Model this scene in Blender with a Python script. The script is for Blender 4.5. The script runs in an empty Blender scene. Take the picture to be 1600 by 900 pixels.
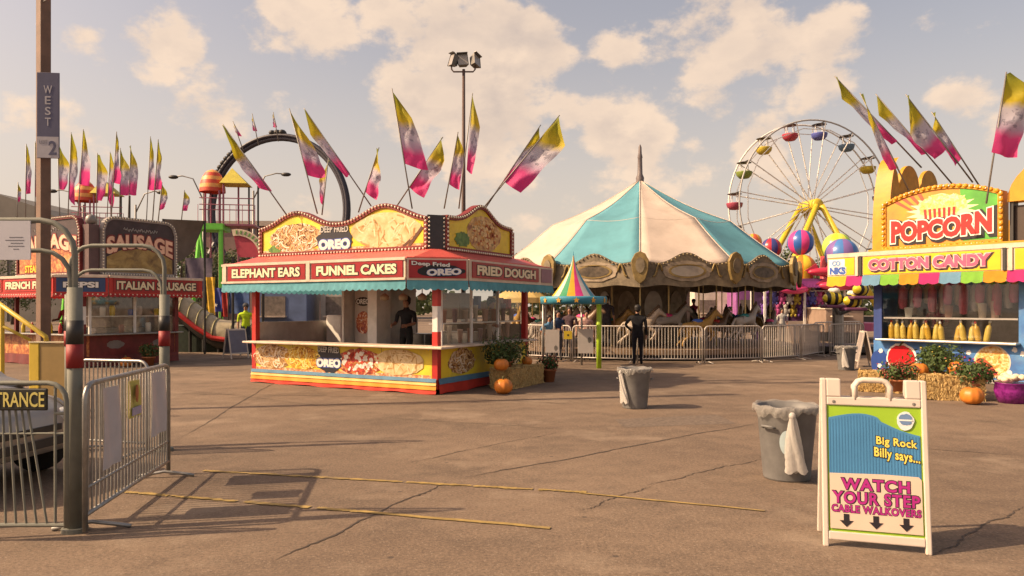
import bpy, math, random
from mathutils import Matrix, Vector
R = math.radians
sc = bpy.context.scene
COL = sc.collection
FPX, CAMZ, HOR = 1120.0, 1.7, 480.0        # focal length in photo pixels, camera height, horizon row

# ------------------------------------------------------------------ camera
cam = bpy.data.objects.new('camera', bpy.data.cameras.new('camera'))
COL.objects.link(cam)
cam.location = (0, 0, CAMZ)
cam.rotation_euler = (R(90), 0, 0)
cam.data.sensor_width = 36
cam.data.lens = 36 * FPX / 1600
cam.data.shift_y = (HOR - 450) / 1600
cam.data.clip_end = 5000
sc.camera = cam
sc.view_settings.view_transform = 'Standard'
sc.view_settings.look = 'None'
sc.view_settings.gamma = 1
sc.view_settings.use_curve_mapping = False
sc.view_settings.exposure = 0.72

# ------------------------------------------------------------------ sky and sun
SUN_EL = 37
sun_from = Vector((-1, -0.20, 0)).normalized()
w = bpy.data.worlds.new('World'); sc.world = w; w.use_nodes = True
nt = w.node_tree; N = nt.nodes; LK = nt.links
for n in list(N): N.remove(n)
def nd(nt, typ, **kw):
    n = nt.nodes.new(typ)
    for k, v in kw.items():
        if k.startswith('i_'):
            key = k[2:]
            n.inputs[int(key) if key.isdigit() else key].default_value = v
        else: setattr(n, k, v)
    return n
sky = nd(nt, 'ShaderNodeTexSky')
sky.sky_type = 'NISHITA'; sky.sun_disc = False
sky.sun_elevation = R(SUN_EL); sky.sun_rotation = math.atan2(sun_from.x, sun_from.y)
sky.air_density = 1.0; sky.dust_density = 5.0; sky.ozone_density = 1.0
tc = nd(nt, 'ShaderNodeTexCoord')
def mth(nt, op, a, b=None, c=None, clamp=False):
    n = nt.nodes.new('ShaderNodeMath'); n.operation = op; n.use_clamp = clamp
    for i, x in enumerate((a, b, c)):
        if x is None: continue
        if isinstance(x, (int, float)): n.inputs[i].default_value = x
        else: nt.links.new(x, n.inputs[i])
    return n.outputs[0]
nz = nd(nt, 'ShaderNodeTexNoise', i_Scale=13.0, i_Detail=12.0, i_Roughness=0.6)
nzl = nd(nt, 'ShaderNodeTexNoise', i_Scale=13.0, i_Detail=5.0, i_Roughness=0.55)
nz2 = nd(nt, 'ShaderNodeTexNoise', i_Scale=3.1, i_Detail=6.0, i_Roughness=0.55)
mp = nd(nt, 'ShaderNodeMapping'); mp.inputs['Scale'].default_value = (1, 1, 1.5)
LK.new(tc.outputs['Generated'], mp.inputs[0]); LK.new(mp.outputs[0], nz.inputs['Vector']); LK.new(mp.outputs[0], nz2.inputs['Vector'])
offs = nd(nt, 'ShaderNodeVectorMath', operation='ADD'); offs.inputs[1].default_value = (-.022, 0, .030); LK.new(mp.outputs[0], offs.inputs[0]); LK.new(offs.outputs[0], nzl.inputs['Vector'])
# cumulus heaps that stand in this part of the sky: directions and sizes
heaps = [(262,66,66,.9),(350,170,62,.9),(130,60,40,.5),(470,0,110,.95),(600,10,70,.8),(700,110,130,1.0),(790,90,110,1.0),(760,220,150,.8),(965,70,50,.8),(1000,205,95,1.0),
         (1090,230,80,.6),(1130,60,110,1.0),(1200,90,90,.9),(1310,50,75,1.0),(1280,130,80,.8),(1190,220,60,.9),(1510,150,55,.9),(1560,200,60,.6),(420,170,60,.5),(880,160,80,.5),(1110,150,70,.7),(650,160,90,.8),(830,40,60,.6),(1420,30,50,.45),(60,200,60,.4),(330,120,40,.6),(1000,280,80,.5),(1450,220,50,.5)]
acc = None
for (x, y, r, s) in heaps:
    d = Vector(((x-800)/FPX, 1, (HOR-y)/FPX)); L = d.length; d.normalize()
    vm = nd(nt, 'ShaderNodeVectorMath', operation='DISTANCE'); vm.inputs[1].default_value = d
    LK.new(tc.outputs['Generated'], vm.inputs[0])
    mr = nd(nt, 'ShaderNodeMapRange', interpolation_type='SMOOTHSTEP')
    rr = r / FPX / L * 1.6
    mr.inputs[1].default_value = 0; mr.inputs[2].default_value = rr; mr.inputs[3].default_value = s; mr.inputs[4].default_value = 0
    LK.new(vm.outputs['Value'], mr.inputs[0])
    acc = mr.outputs[0] if acc is None else mth(nt, 'MAXIMUM', acc, mr.outputs[0])
dens = mth(nt, 'MULTIPLY_ADD', nz2.outputs[0], 0.7, mth(nt, 'MULTIPLY_ADD', nz.outputs[0], 1.05, mth(nt, 'MULTIPLY', acc, 0.46)))
mask = nd(nt, 'ShaderNodeMapRange', interpolation_type='SMOOTHSTEP', i_1=1.02, i_2=1.22); LK.new(dens, mask.inputs[0])
thick = nd(nt, 'ShaderNodeMapRange', interpolation_type='SMOOTHSTEP', i_1=1.12, i_2=1.45); LK.new(dens, thick.inputs[0])
# hazy white balance of the air
tint = nd(nt, 'ShaderNodeMix', data_type='RGBA', blend_type='MULTIPLY'); tint.inputs[0].default_value = 1
tint.inputs[7].default_value = (1.33, 1.06, 0.90, 1); LK.new(sky.outputs[0], tint.inputs[6])
ccol = nd(nt, 'ShaderNodeMix', data_type='RGBA'); nz3 = nd(nt, 'ShaderNodeTexNoise', i_Scale=7.0, i_Detail=9.0, i_Roughness=0.6); mp3 = nd(nt, 'ShaderNodeMapping'); mp3.inputs['Scale'].default_value = (1, 1, 1.9); mp3.inputs['Location'].default_value = (3.1, 1.7, .4)
LK.new(tc.outputs['Generated'], mp3.inputs[0]); LK.new(mp3.outputs[0], nz3.inputs['Vector'])
shd = nd(nt, 'ShaderNodeMapRange', interpolation_type='SMOOTHSTEP', i_1=.38, i_2=.62); LK.new(nz3.outputs[0], shd.inputs[0])
relief = mth(nt, 'MULTIPLY_ADD', mth(nt, 'SUBTRACT', nzl.outputs[0], nz.outputs[0]), 3.2, .35, clamp=True)
LK.new(mth(nt, 'MULTIPLY', mth(nt, 'ADD', mth(nt, 'MULTIPLY', thick.outputs[0], .5), .45), mth(nt, 'MULTIPLY_ADD', relief, .75, mth(nt, 'MULTIPLY', shd.outputs[0], .3), clamp=True)), ccol.inputs[0])
ccol.inputs[6].default_value = (5.9, 4.5, 3.35, 1); ccol.inputs[7].default_value = (3.5, 2.85, 2.5, 1)
mx = nd(nt, 'ShaderNodeMix', data_type='RGBA')
LK.new(mth(nt, 'MULTIPLY', mask.outputs[0], 0.85), mx.inputs[0]); 
sep = nd(nt, 'ShaderNodeSeparateXYZ'); LK.new(tc.outputs['Generated'], sep.inputs[0])
hz = nd(nt, 'ShaderNodeMapRange', interpolation_type='SMOOTHSTEP', i_1=-.02, i_2=.42, i_3=.85, i_4=.18); LK.new(sep.outputs[2], hz.inputs[0])
air = nd(nt, 'ShaderNodeMix', data_type='RGBA'); LK.new(hz.outputs[0], air.inputs[0]); LK.new(tint.outputs[2], air.inputs[6]); air.inputs[7].default_value = (4.9, 4.1, 3.35, 1)
LK.new(air.outputs[2], mx.inputs[6]); LK.new(ccol.outputs[2], mx.inputs[7])
bg = nd(nt, 'ShaderNodeBackground', i_Strength=0.105); LK.new(mx.outputs[2], bg.inputs[0])
wo = nd(nt, 'ShaderNodeOutputWorld'); LK.new(bg.outputs[0], wo.inputs[0])

sl = bpy.data.lights.new('sun', 'SUN'); sl.energy = 4.7; sl.angle = R(0.6); sl.color = (1.0, 0.74, 0.47)
so = bpy.data.objects.new('sun', sl); COL.objects.link(so)
sd = Vector((-sun_from.x * math.cos(R(SUN_EL)), -sun_from.y * math.cos(R(SUN_EL)), -math.sin(R(SUN_EL))))
so.rotation_euler = sd.to_track_quat('-Z', 'Y').to_euler(); so.location = (-30, 5, 25)

# ------------------------------------------------------------------ helpers
random.seed(7)
def P(x, y, d): return Vector(((x-800)/FPX*d, d, CAMZ+(HOR-y)/FPX*d))   # a point at distance d
def G(x, y):                                                             # a point on the ground
    d = CAMZ*FPX/(y-HOR); return Vector(((x-800)/FPX*d, d, 0))
ORD = ['first','second','third','fourth','fifth','sixth','seventh','eighth','ninth','tenth','eleventh','twelfth','thirteenth','fourteenth','fifteenth','sixteenth']

MATS = {}
ALB = .80      # scales material colours down to balance the sun's strength
def mat(key, col, rough=.6, metal=0, var=.12, scale=5, bump=0, thru=0, spec=.4, detail=5, dirt=0, clear=0):
    if key in MATS: return MATS[key]
    col = tuple(x*ALB for x in col)
    m = bpy.data.materials.new(key); m.use_nodes = True; t = m.node_tree
    b = t.nodes['Principled BSDF']; out = t.nodes['Material Output']
    b.inputs['Roughness'].default_value = rough; b.inputs['Metallic'].default_value = metal
    b.inputs['Specular IOR Level'].default_value = spec
    c = nd(t, 'ShaderNodeTexCoord'); n = nd(t, 'ShaderNodeTexNoise', i_Scale=scale, i_Detail=detail, i_Roughness=.6)
    t.links.new(c.outputs['Object'], n.inputs['Vector'])
    mxn = nd(t, 'ShaderNodeMix', data_type='RGBA')
    mr = nd(t, 'ShaderNodeMapRange', i_1=.3, i_2=.7); t.links.new(n.outputs[0], mr.inputs[0]); t.links.new(mr.outputs[0], mxn.inputs[0])
    mxn.inputs[6].default_value = tuple(x*(1-var) for x in col)+(1,)
    mxn.inputs[7].default_value = tuple(min(1, x*(1+var)) for x in col)+(1,)
    last = mxn.outputs[2]
    if dirt:
        n2 = nd(t, 'ShaderNodeTexNoise', i_Scale=scale*.35, i_Detail=8.0, i_Roughness=.7); t.links.new(c.outputs['Object'], n2.inputs['Vector'])
        r2 = nd(t, 'ShaderNodeMapRange', i_1=.52, i_2=.72, i_3=0, i_4=dirt); t.links.new(n2.outputs[0], r2.inputs[0])
        m2 = nd(t, 'ShaderNodeMix', data_type='RGBA'); t.links.new(r2.outputs[0], m2.inputs[0]); t.links.new(last, m2.inputs[6])
        m2.inputs[7].default_value = (.12, .095, .07, 1); last = m2.outputs[2]
    t.links.new(last, b.inputs['Base Color'])
    if bump:
        bp = nd(t, 'ShaderNodeBump', i_Strength=bump, i_Distance=.02); t.links.new(n.outputs[0], bp.inputs['Height']); t.links.new(bp.outputs[0], b.inputs['Normal'])
    if thru:
        tr = nd(t, 'ShaderNodeBsdfTranslucent'); t.links.new(last, tr.inputs[0])
        ms = nd(t, 'ShaderNodeMixShader', i_0=thru); t.links.new(b.outputs[0], ms.inputs[1]); t.links.new(tr.outputs[0], ms.inputs[2]); t.links.new(ms.outputs[0], out.inputs[0])
    if clear:
        src = out.inputs[0].links[0].from_socket; tp_ = nd(t, 'ShaderNodeBsdfTransparent'); mc = nd(t, 'ShaderNodeMixShader', i_0=clear); t.links.new(src, mc.inputs[1]); t.links.new(tp_.outputs[0], mc.inputs[2]); t.links.new(mc.outputs[0], out.inputs[0])
    MATS[key] = m; return m
def ramp_mat(key, stops, scale=8, kind='noise', rough=.5, dist=.6, coord='Object'):
    if key in MATS: return MATS[key]
    m = bpy.data.materials.new(key); m.use_nodes = True; t = m.node_tree; b = t.nodes['Principled BSDF']
    b.inputs['Roughness'].default_value = rough
    c = nd(t, 'ShaderNodeTexCoord')
    n = nd(t, 'ShaderNodeTexNoise', i_Scale=scale, i_Detail=6.0, i_Roughness=.65, i_Distortion=dist) if kind == 'noise' else nd(t, 'ShaderNodeTexVoronoi', i_Scale=scale)
    t.links.new(c.outputs[coord], n.inputs['Vector'])
    r = nd(t, 'ShaderNodeValToRGB'); e = r.color_ramp.elements
    while len(e) < len(stops): e.new(.5)
    for i, (p, cc) in enumerate(stops): e[i].position = p; e[i].color = tuple(x*ALB for x in cc)+(1,)
    t.links.new(n.outputs[0], r.inputs[0])
    n2 = nd(t, 'ShaderNodeTexNoise', i_Scale=2.2, i_Detail=9.0, i_Roughness=.72); t.links.new(c.outputs['Object'], n2.inputs['Vector'])
    r2 = nd(t, 'ShaderNodeMapRange', i_1=.5, i_2=.75, i_3=0, i_4=.4); t.links.new(n2.outputs[0], r2.inputs[0])
    m2 = nd(t, 'ShaderNodeMix', data_type='RGBA'); t.links.new(r2.outputs[0], m2.inputs[0]); t.links.new(r.outputs[0], m2.inputs[6]); m2.inputs[7].default_value = (.16,.115,.07,1)
    t.links.new(m2.outputs[2], b.inputs['Base Color'])
    MATS[key] = m; return m
def glass_mat():
    if 'pane' in MATS: return MATS['pane']
    m = bpy.data.materials.new('pane'); m.use_nodes = True; t = m.node_tree; b = t.nodes['Principled BSDF']
    t.nodes.remove(b); b = nd(t, 'ShaderNodeBsdfGlossy', i_Roughness=.03); fz = nd(t, 'ShaderNodeValue'); fz.outputs[0].default_value = .06
    tr = nd(t, 'ShaderNodeBsdfTransparent', i_0=(.93,.94,.93,1)); ms = nd(t, 'ShaderNodeMixShader'); t.links.new(fz.outputs[0], ms.inputs[0])
    t.links.new(tr.outputs[0], ms.inputs[1]); t.links.new(b.outputs[0], ms.inputs[2]); t.links.new(ms.outputs[0], t.nodes['Material Output'].inputs[0])
    MATS['pane'] = m; return m

class MB:
    def __init__(s): s.v = []; s.f = []; s.uv = None
    def add(s, vs, fs, M=None):
        o = len(s.v)
        s.v += [tuple(M @ Vector(p)) if M else tuple(p) for p in vs]
        s.f += [tuple(i+o for i in f) for f in fs]; return s
    def box(s, x0, x1, y0, y1, z0, z1, M=None):
        return s.add([(x0,y0,z0),(x1,y0,z0),(x1,y1,z0),(x0,y1,z0),(x0,y0,z1),(x1,y0,z1),(x1,y1,z1),(x0,y1,z1)],
                     [(0,3,2,1),(4,5,6,7),(0,1,5,4),(1,2,6,5),(2,3,7,6),(3,0,4,7)], M)
    def tube(s, p, q, r0, r1=None, n=8): return s.path([p, q], [r0, r0 if r1 is None else r1], n)
    def path(s, pts, r, n=8, closed=False):
        pts = [Vector(p) for p in pts]; k = len(pts)
        if not isinstance(r, (list, tuple)): r = [r]*k
        vs = []; fs = []; prev = None
        for i, p in enumerate(pts):
            a = pts[(i-1) % k] if (closed or i > 0) else p; b = pts[(i+1) % k] if (closed or i < k-1) else p
            t = (b-a).normalized()
            if prev is None:
                u = t.cross(Vector((0,0,1)));
                if u.length < .05: u = t.cross(Vector((0,1,0)))
            else: u = prev - t*prev.dot(t)
            u.normalize(); prev = u; v = t.cross(u)
            for j in range(n):
                an = 2*math.pi*j/n; vs.append(p + (u*math.cos(an)+v*math.sin(an))*r[i])
        for i in range(k if closed else k-1):
            for j in range(n):
                a = i*n+j; b = i*n+(j+1) % n; c = ((i+1) % k)*n; fs.append((a, b, c+(j+1) % n, c+j))
        if not closed: fs += [tuple(range(n-1, -1, -1)), tuple(range((k-1)*n, k*n))]
        return s.add(vs, fs)
    def lathe(s, prof, n=16, c=(0,0,0), M=None, fn=None, a0=0, a1=2*math.pi):
        full = abs(a1-a0-2*math.pi) < 1e-6; m = n if full else n+1; vs = []; fs = []
        for (r, z) in prof:
            for j in range(m):
                a = a0+(a1-a0)*j/n; k = fn(a, z) if fn else 1
                vs.append((c[0]+r*k*math.cos(a), c[1]+r*k*math.sin(a), c[2]+z))
        for i in range(len(prof)-1):
            for j in range(n):
                b = (j+1) % m; fs.append((i*m+j, i*m+b, (i+1)*m+b, (i+1)*m+j))
        return s.add(vs, fs, M)
    def prism(s, poly, y0, y1, M=None):       # polygon in the x,z plane, extruded along y
        k = len(poly); vs = [(x, y0, z) for x, z in poly]+[(x, y1, z) for x, z in poly]
        fs = [tuple(range(k)), tuple(range(2*k-1, k-1, -1))]+[(i, i+k, (i+1) % k+k, (i+1) % k) for i in range(k)]
        return s.add(vs, fs, M)
    def slab(s, poly, z0, z1):                # polygon in plan, extruded up
        k = len(poly); vs = [(x, y, z0) for x, y in poly]+[(x, y, z1) for x, y in poly]
        return s.add(vs, [tuple(range(k-1, -1, -1)), tuple(range(k, 2*k))]+[(i, (i+1) % k, (i+1) % k+k, i+k) for i in range(k)])
    def grid(s, fn, nu, nv, M=None, uv=False):
        o = len(s.v); vs = [fn(i/nu, j/nv) for j in range(nv+1) for i in range(nu+1)]
        if uv: s.uv = (s.uv or [])+[(i/nu, j/nv) for j in range(nv+1) for i in range(nu+1)]
        return s.add(vs, [(j*(nu+1)+i, j*(nu+1)+i+1, (j+1)*(nu+1)+i+1, (j+1)*(nu+1)+i) for j in range(nv) for i in range(nu)], M)
    def ball(s, c, r, n=10, m=7, M=None):
        if not isinstance(r, (tuple, list)): r = (r, r, r)
        vs = []; fs = []
        for i in range(m+1):
            t = math.pi*i/m
            for j in range(n):
                a = 2*math.pi*j/n; vs.append((c[0]+r[0]*math.sin(t)*math.cos(a), c[1]+r[1]*math.sin(t)*math.sin(a), c[2]-r[2]*math.cos(t)))
        for i in range(m):
            for j in range(n): fs.append((i*n+j, i*n+(j+1) % n, (i+1)*n+(j+1) % n, (i+1)*n+j))
        return s.add(vs, fs, M)
    def build(s, name, m, parent=None, smooth=False, stuff=False, bevel=0):
        me = bpy.data.meshes.new(name); me.from_pydata(s.v, [], s.f)
        if s.uv:
            l = me.uv_layers.new(name='UVMap')
            for lp in me.loops: l.data[lp.index].uv = s.uv[lp.vertex_index]
        me.materials.append(m)
        if smooth: me.polygons.foreach_set('use_smooth', [True]*len(me.polygons))
        o = bpy.data.objects.new(name, me); COL.objects.link(o)
        if parent: o.parent = parent
        if stuff: o['kind'] = 'stuff'
        if bevel:
            b = o.modifiers.new('bevel', 'BEVEL'); b.width = bevel; b.segments = 2; b.limit_method = 'ANGLE'
        return o
def tag(o, label, cat, group=None):
    o['label'] = label; o['category'] = cat
    if group: o['group'] = group
    return o
def thing(name, label, cat, loc=(0,0,0), rz=0, group=None):
    o = bpy.data.objects.new(name, None); COL.objects.link(o); o.empty_display_size = .1
    o.location = loc; o.rotation_euler = (0, 0, rz); return tag(o, label, cat, group)
def share(o, parent, M=None, name=None):      # another piece with the same mesh
    c = bpy.data.objects.new(name or o.name.split('.')[0], o.data); COL.objects.link(c); c.parent = parent
    if M is not None: c.matrix_local = M
    return c
def copy_tree(o, parent=None):
    c = o.copy(); COL.objects.link(c); c.parent = parent
    for ch in list(o.children): copy_tree(ch, c)
    return c
def fr(p, q, z=0):                            # frame on a wall line p -> q in plan; outside is -y
    x = Vector((q[0]-p[0], q[1]-p[1], 0)); L = x.length; x.normalize(); zz = Vector((0,0,1)); y = zz.cross(x)
    M = Matrix(((x.x, y.x, 0, p[0]), (x.y, y.y, 0, p[1]), (0, 0, 1, z), (0, 0, 0, 1))); return M, L
def txt(s, M, cx, cz, w_, h_, m, parent, name='lettering', off=0.0, y=-.004, ext=.003, arc=0, slant=0, smile=0, space=1.0):
    cu = bpy.data.curves.new('t', 'FONT'); cu.body = s; cu.align_x = 'CENTER'; cu.resolution_u = 3; cu.offset = off; cu.extrude = .01; cu.space_character = space
    o = bpy.data.objects.new('t', cu); COL.objects.link(o)
    bpy.context.view_layer.update(); dg = bpy.context.evaluated_depsgraph_get()
    me = bpy.data.meshes.new_from_object(o.evaluated_get(dg)); bpy.data.objects.remove(o); bpy.data.curves.remove(cu)
    xs = [v.co.x for v in me.vertices]; ys = [v.co.y for v in me.vertices]
    x0, x1, y0, y1 = min(xs), max(xs), min(ys), max(ys)
    for v in me.vertices:
        a = (v.co.x-x0)/(x1-x0)-.5; b = (v.co.y-y0)/(y1-y0)-.5
        dz = arc*(1-4*a*a) + slant*a
        p = Vector((cx+a*w_, y-(ext if v.co.z > 0 else 0), cz+b*h_*(1+smile*(4*a*a))+dz))
        v.co = M @ p
    me.name = name; me.materials.clear(); me.materials.append(m)
    t = bpy.data.objects.new(name, me); COL.objects.link(t); t.parent = parent
    return t
def ltxt(s, M, cx, cz, w_, h_, m, mo, parent, off=.02, o2=.07, **k):
    off = off+.015      # lettering with an outline behind it
    y = k.pop('y', -.004)
    g = o2*h_*2.6; dy_ = k.pop('dy', .004)
    a = txt(s, M, cx, cz, w_+g, h_+g, mo, parent, name='letter_outline', off=off+o2, y=y, **k)
    b = txt(s, M, cx, cz, w_, h_, m, parent, off=off, y=y-dy_, **k)
    return b
def blob(cx, cz, rx, rz, rough=.0, n=28, seed=0, lob=0):
    rnd = random.Random(seed); pts = []
    for i in range(n):
        a = 2*math.pi*i/n; k = 1+rnd.uniform(-rough, rough)+lob*math.sin(a*9); pts.append((cx+rx*k*math.cos(a), cz+rz*k*math.sin(a)))
    return pts

# common materials
CREAM = mat('cream_paint', (.66,.54,.42), .5, dirt=.35); WHITE = mat('white_paint', (.78,.75,.70), .5, dirt=.2)
RED = mat('red_paint', (.50,.03,.025), .4, dirt=.2); DKRED = mat('deep_red_panel', (.34,.015,.02), .35, var=.25, scale=2)
STEEL = mat('galvanised_steel', (.36,.35,.33), .42, metal=.7, var=.2, scale=12); DARK = mat('dark_metal', (.035,.032,.03), .5)
BLACK = mat('black_print', (.012,.012,.016), .5); WPRINT = mat('white_print', (.8,.77,.72), .5, var=.05); IVORY = mat('ivory_letters', (.85,.72,.48), .5, var=.06)
YEL = mat('yellow_print', (.80,.58,.04), .5, var=.2, scale=3); BULB = mat('bulb', (.88,.80,.62), .25, var=.03); PANE = glass_mat()
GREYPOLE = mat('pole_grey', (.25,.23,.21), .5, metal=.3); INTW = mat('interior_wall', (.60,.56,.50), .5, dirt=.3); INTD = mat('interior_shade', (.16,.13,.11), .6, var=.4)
PINK = mat('pink_print', (.75,.06,.24), .5); BLUEP = mat('blue_print', (.05,.12,.45), .45); GREENP = mat('green_print', (.14,.50,.04), .5, var=.25)

# ------------------------------------------------------------------ ground
def ground_mat():
    m = bpy.data.materials.new('worn_asphalt'); m.use_nodes = True; t = m.node_tree; b = t.nodes['Principled BSDF']; b.inputs['Roughness'].default_value = .85
    b.inputs['Specular IOR Level'].default_value = .25
    c = nd(t, 'ShaderNodeTexCoord')
    def noise(s, d=6.0, r=.6):
        n = nd(t, 'ShaderNodeTexNoise', i_Scale=s, i_Detail=d, i_Roughness=r); t.links.new(c.outputs['Object'], n.inputs['Vector']); return n.outputs[0]
    def mix(f, a, bb, mode='MIX'):
        x = nd(t, 'ShaderNodeMix', data_type='RGBA', blend_type=mode)
        for i, v in ((0, f), (6, a), (7, bb)):
            if isinstance(v, tuple): x.inputs[i].default_value = v
            elif isinstance(v, float): x.inputs[i].default_value = v
            else: t.links.new(v, x.inputs[i])
        return x.outputs[2]
    def rng(v, a, bb, lo=0., hi=1.):
        r = nd(t, 'ShaderNodeMapRange', i_1=a, i_2=bb, i_3=lo, i_4=hi); t.links.new(v, r.inputs[0]); return r.outputs[0]
    big = rng(noise(.22, 9.0, .7), .38, .62); col = mix(big, (.125,.090,.066,1), (.195,.142,.102,1))
    st = rng(noise(.9, 9.0, .75), .46, .70, 0., .75); col = mix(st, col, (.068,.051,.040,1))
    fine = rng(noise(38., 3.0, .7), .3, .7); col = mix(.6, col, mix(fine, (.45,.45,.45,1), (1.55,1.52,1.45,1)), 'MULTIPLY')
    sp = nd(t, 'ShaderNodeTexVoronoi', i_Scale=26.0); t.links.new(c.outputs['Object'], sp.inputs['Vector'])
    col = mix(rng(sp.outputs['Distance'], .10, .2, .45, 0.), col, (.33,.27,.21,1))
    pale = rng(noise(.6, 8.0, .7), .54, .68, 0., .6); col = mix(pale, col, (.265,.205,.15,1))
    gum = nd(t, 'ShaderNodeTexVoronoi', i_Scale=1.9); t.links.new(c.outputs['Object'], gum.inputs['Vector']); col = mix(rng(gum.outputs['Distance'], .030, .055, .75, 0.), col, (.05,.04,.034,1))
    oil = rng(noise(.33, 4.0, .5), .62, .72, 0., .6); col = mix(oil, col, (.06,.046,.037,1))
    t.links.new(col, b.inputs['Base Color'])
    bp = nd(t, 'ShaderNodeBump', i_Strength=.5, i_Distance=.012); t.links.new(noise(55., 4.0, .7), bp.inputs['Height']); t.links.new(bp.outputs[0], b.inputs['Normal'])
    return m
g = MB().grid(lambda u, v: ((u-.5)*2400, -60+v*2400, 0), 8, 8).build('ground', ground_mat()); g['kind'] = 'structure'
TAR_SHADE = mat('tar_and_shadow_line', (.075,.056,.044), .8, var=.4, scale=20); YLINE = mat('worn_yellow_line', (.33,.225,.07), .75, var=.35, scale=7, dirt=1.0)
def strip(p, q, wid, m, name, z, wob=.0, n=40, jag=0.0, sub=None):
    p = G(*p) if len(p) == 2 else Vector(p); q = G(*q) if len(q) == 2 else Vector(q); d = q-p; t = d.normalized(); s = Vector((-t.y, t.x, 0)); mb = MB(); vs = []
    ph = random.uniform(0, 6)
    for i in range(n+1):
        u = i/n; o = wob*(math.sin(ph+u*9)+.6*math.sin(ph*2+u*23)) + random.uniform(-jag, jag); ww = wid*(1+random.uniform(-.45, .45) if jag else 1)*(min(1, 5*min(u, 1-u)+.05) if m is TAR_SHADE else 1)
        a = p+d*u+s*o; vs += [a+s*ww/2, a-s*ww/2]
    mb.add([(v.x, v.y, z) for v in vs], [(2*i, 2*i+1, 2*i+3, 2*i+2) for i in range(n)])
    return mb.build(name, m, g)
for (p, q, wd) in [((690,753),(1190,660),.035),((266,692),(470,575),.03),((610,728),(900,670),.018),((560,650),(900,672),.02),((0,612),(690,621),.03),((690,621),(905,632),.03),  # the line right from the stand corner draws its shadow edge in dark colour
                   ((1290,690),(1600,712),.025),((250,605),(560,640),.016),((1000,760),(1200,715),.018),((900,800),(1020,758),.018),((1480,660),(1600,668),.02),((420,880),(700,752),.03),((1450,870),(1600,790),.025)]:
    strip(p, q, wd*.62, TAR_SHADE, 'seam_and_shadow_line', .004, .02, 60, .012)
PATCH = mat('asphalt_patch', (.15,.113,.086), .9, var=.35, scale=14, bump=.5, detail=9); PATCH2 = mat('asphalt_patch_pale', (.215,.165,.122), .9, var=.35, scale=14, bump=.5, detail=9)
def patch(pts, m):
    P4 = [G(*p) for p in pts]; n = 14; out = []
    for i in range(4):
        a, b = P4[i], P4[(i+1) % 4]
        for j in range(n): q = a.lerp(b, j/n); out.append((q.x+random.uniform(-.02,.02), q.y+random.uniform(-.02,.02)))
    MB().add([(x, y, .002) for x, y in out], [tuple(range(len(out)))]).build('asphalt_patch', m, g)
patch([(960,655),(1120,648),(1150,662),(975,668)], PATCH)
for a_, b_ in ((0,.28),(.285,.52),(.53,.70),(.705,.86),(.875,1)): strip((318+598*a_,736+34*a_),(318+598*b_,736+34*b_), .055, YLINE, 'painted_line', .008, .004, 24, .004)
for a_, b_ in ((0,.22),(.23,.50),(.53,.8),(.83,1)): strip((180+380*a_,768+32*a_),(180+380*b_,768+32*b_), .055, YLINE, 'painted_line', .008, .004, 24, .004)
strip((905,771),(1195,799), .035, YLINE, 'painted_line', .008, .004)
strip((560,800),(860,826), .055, YLINE, 'painted_line', .008, .006)

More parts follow.
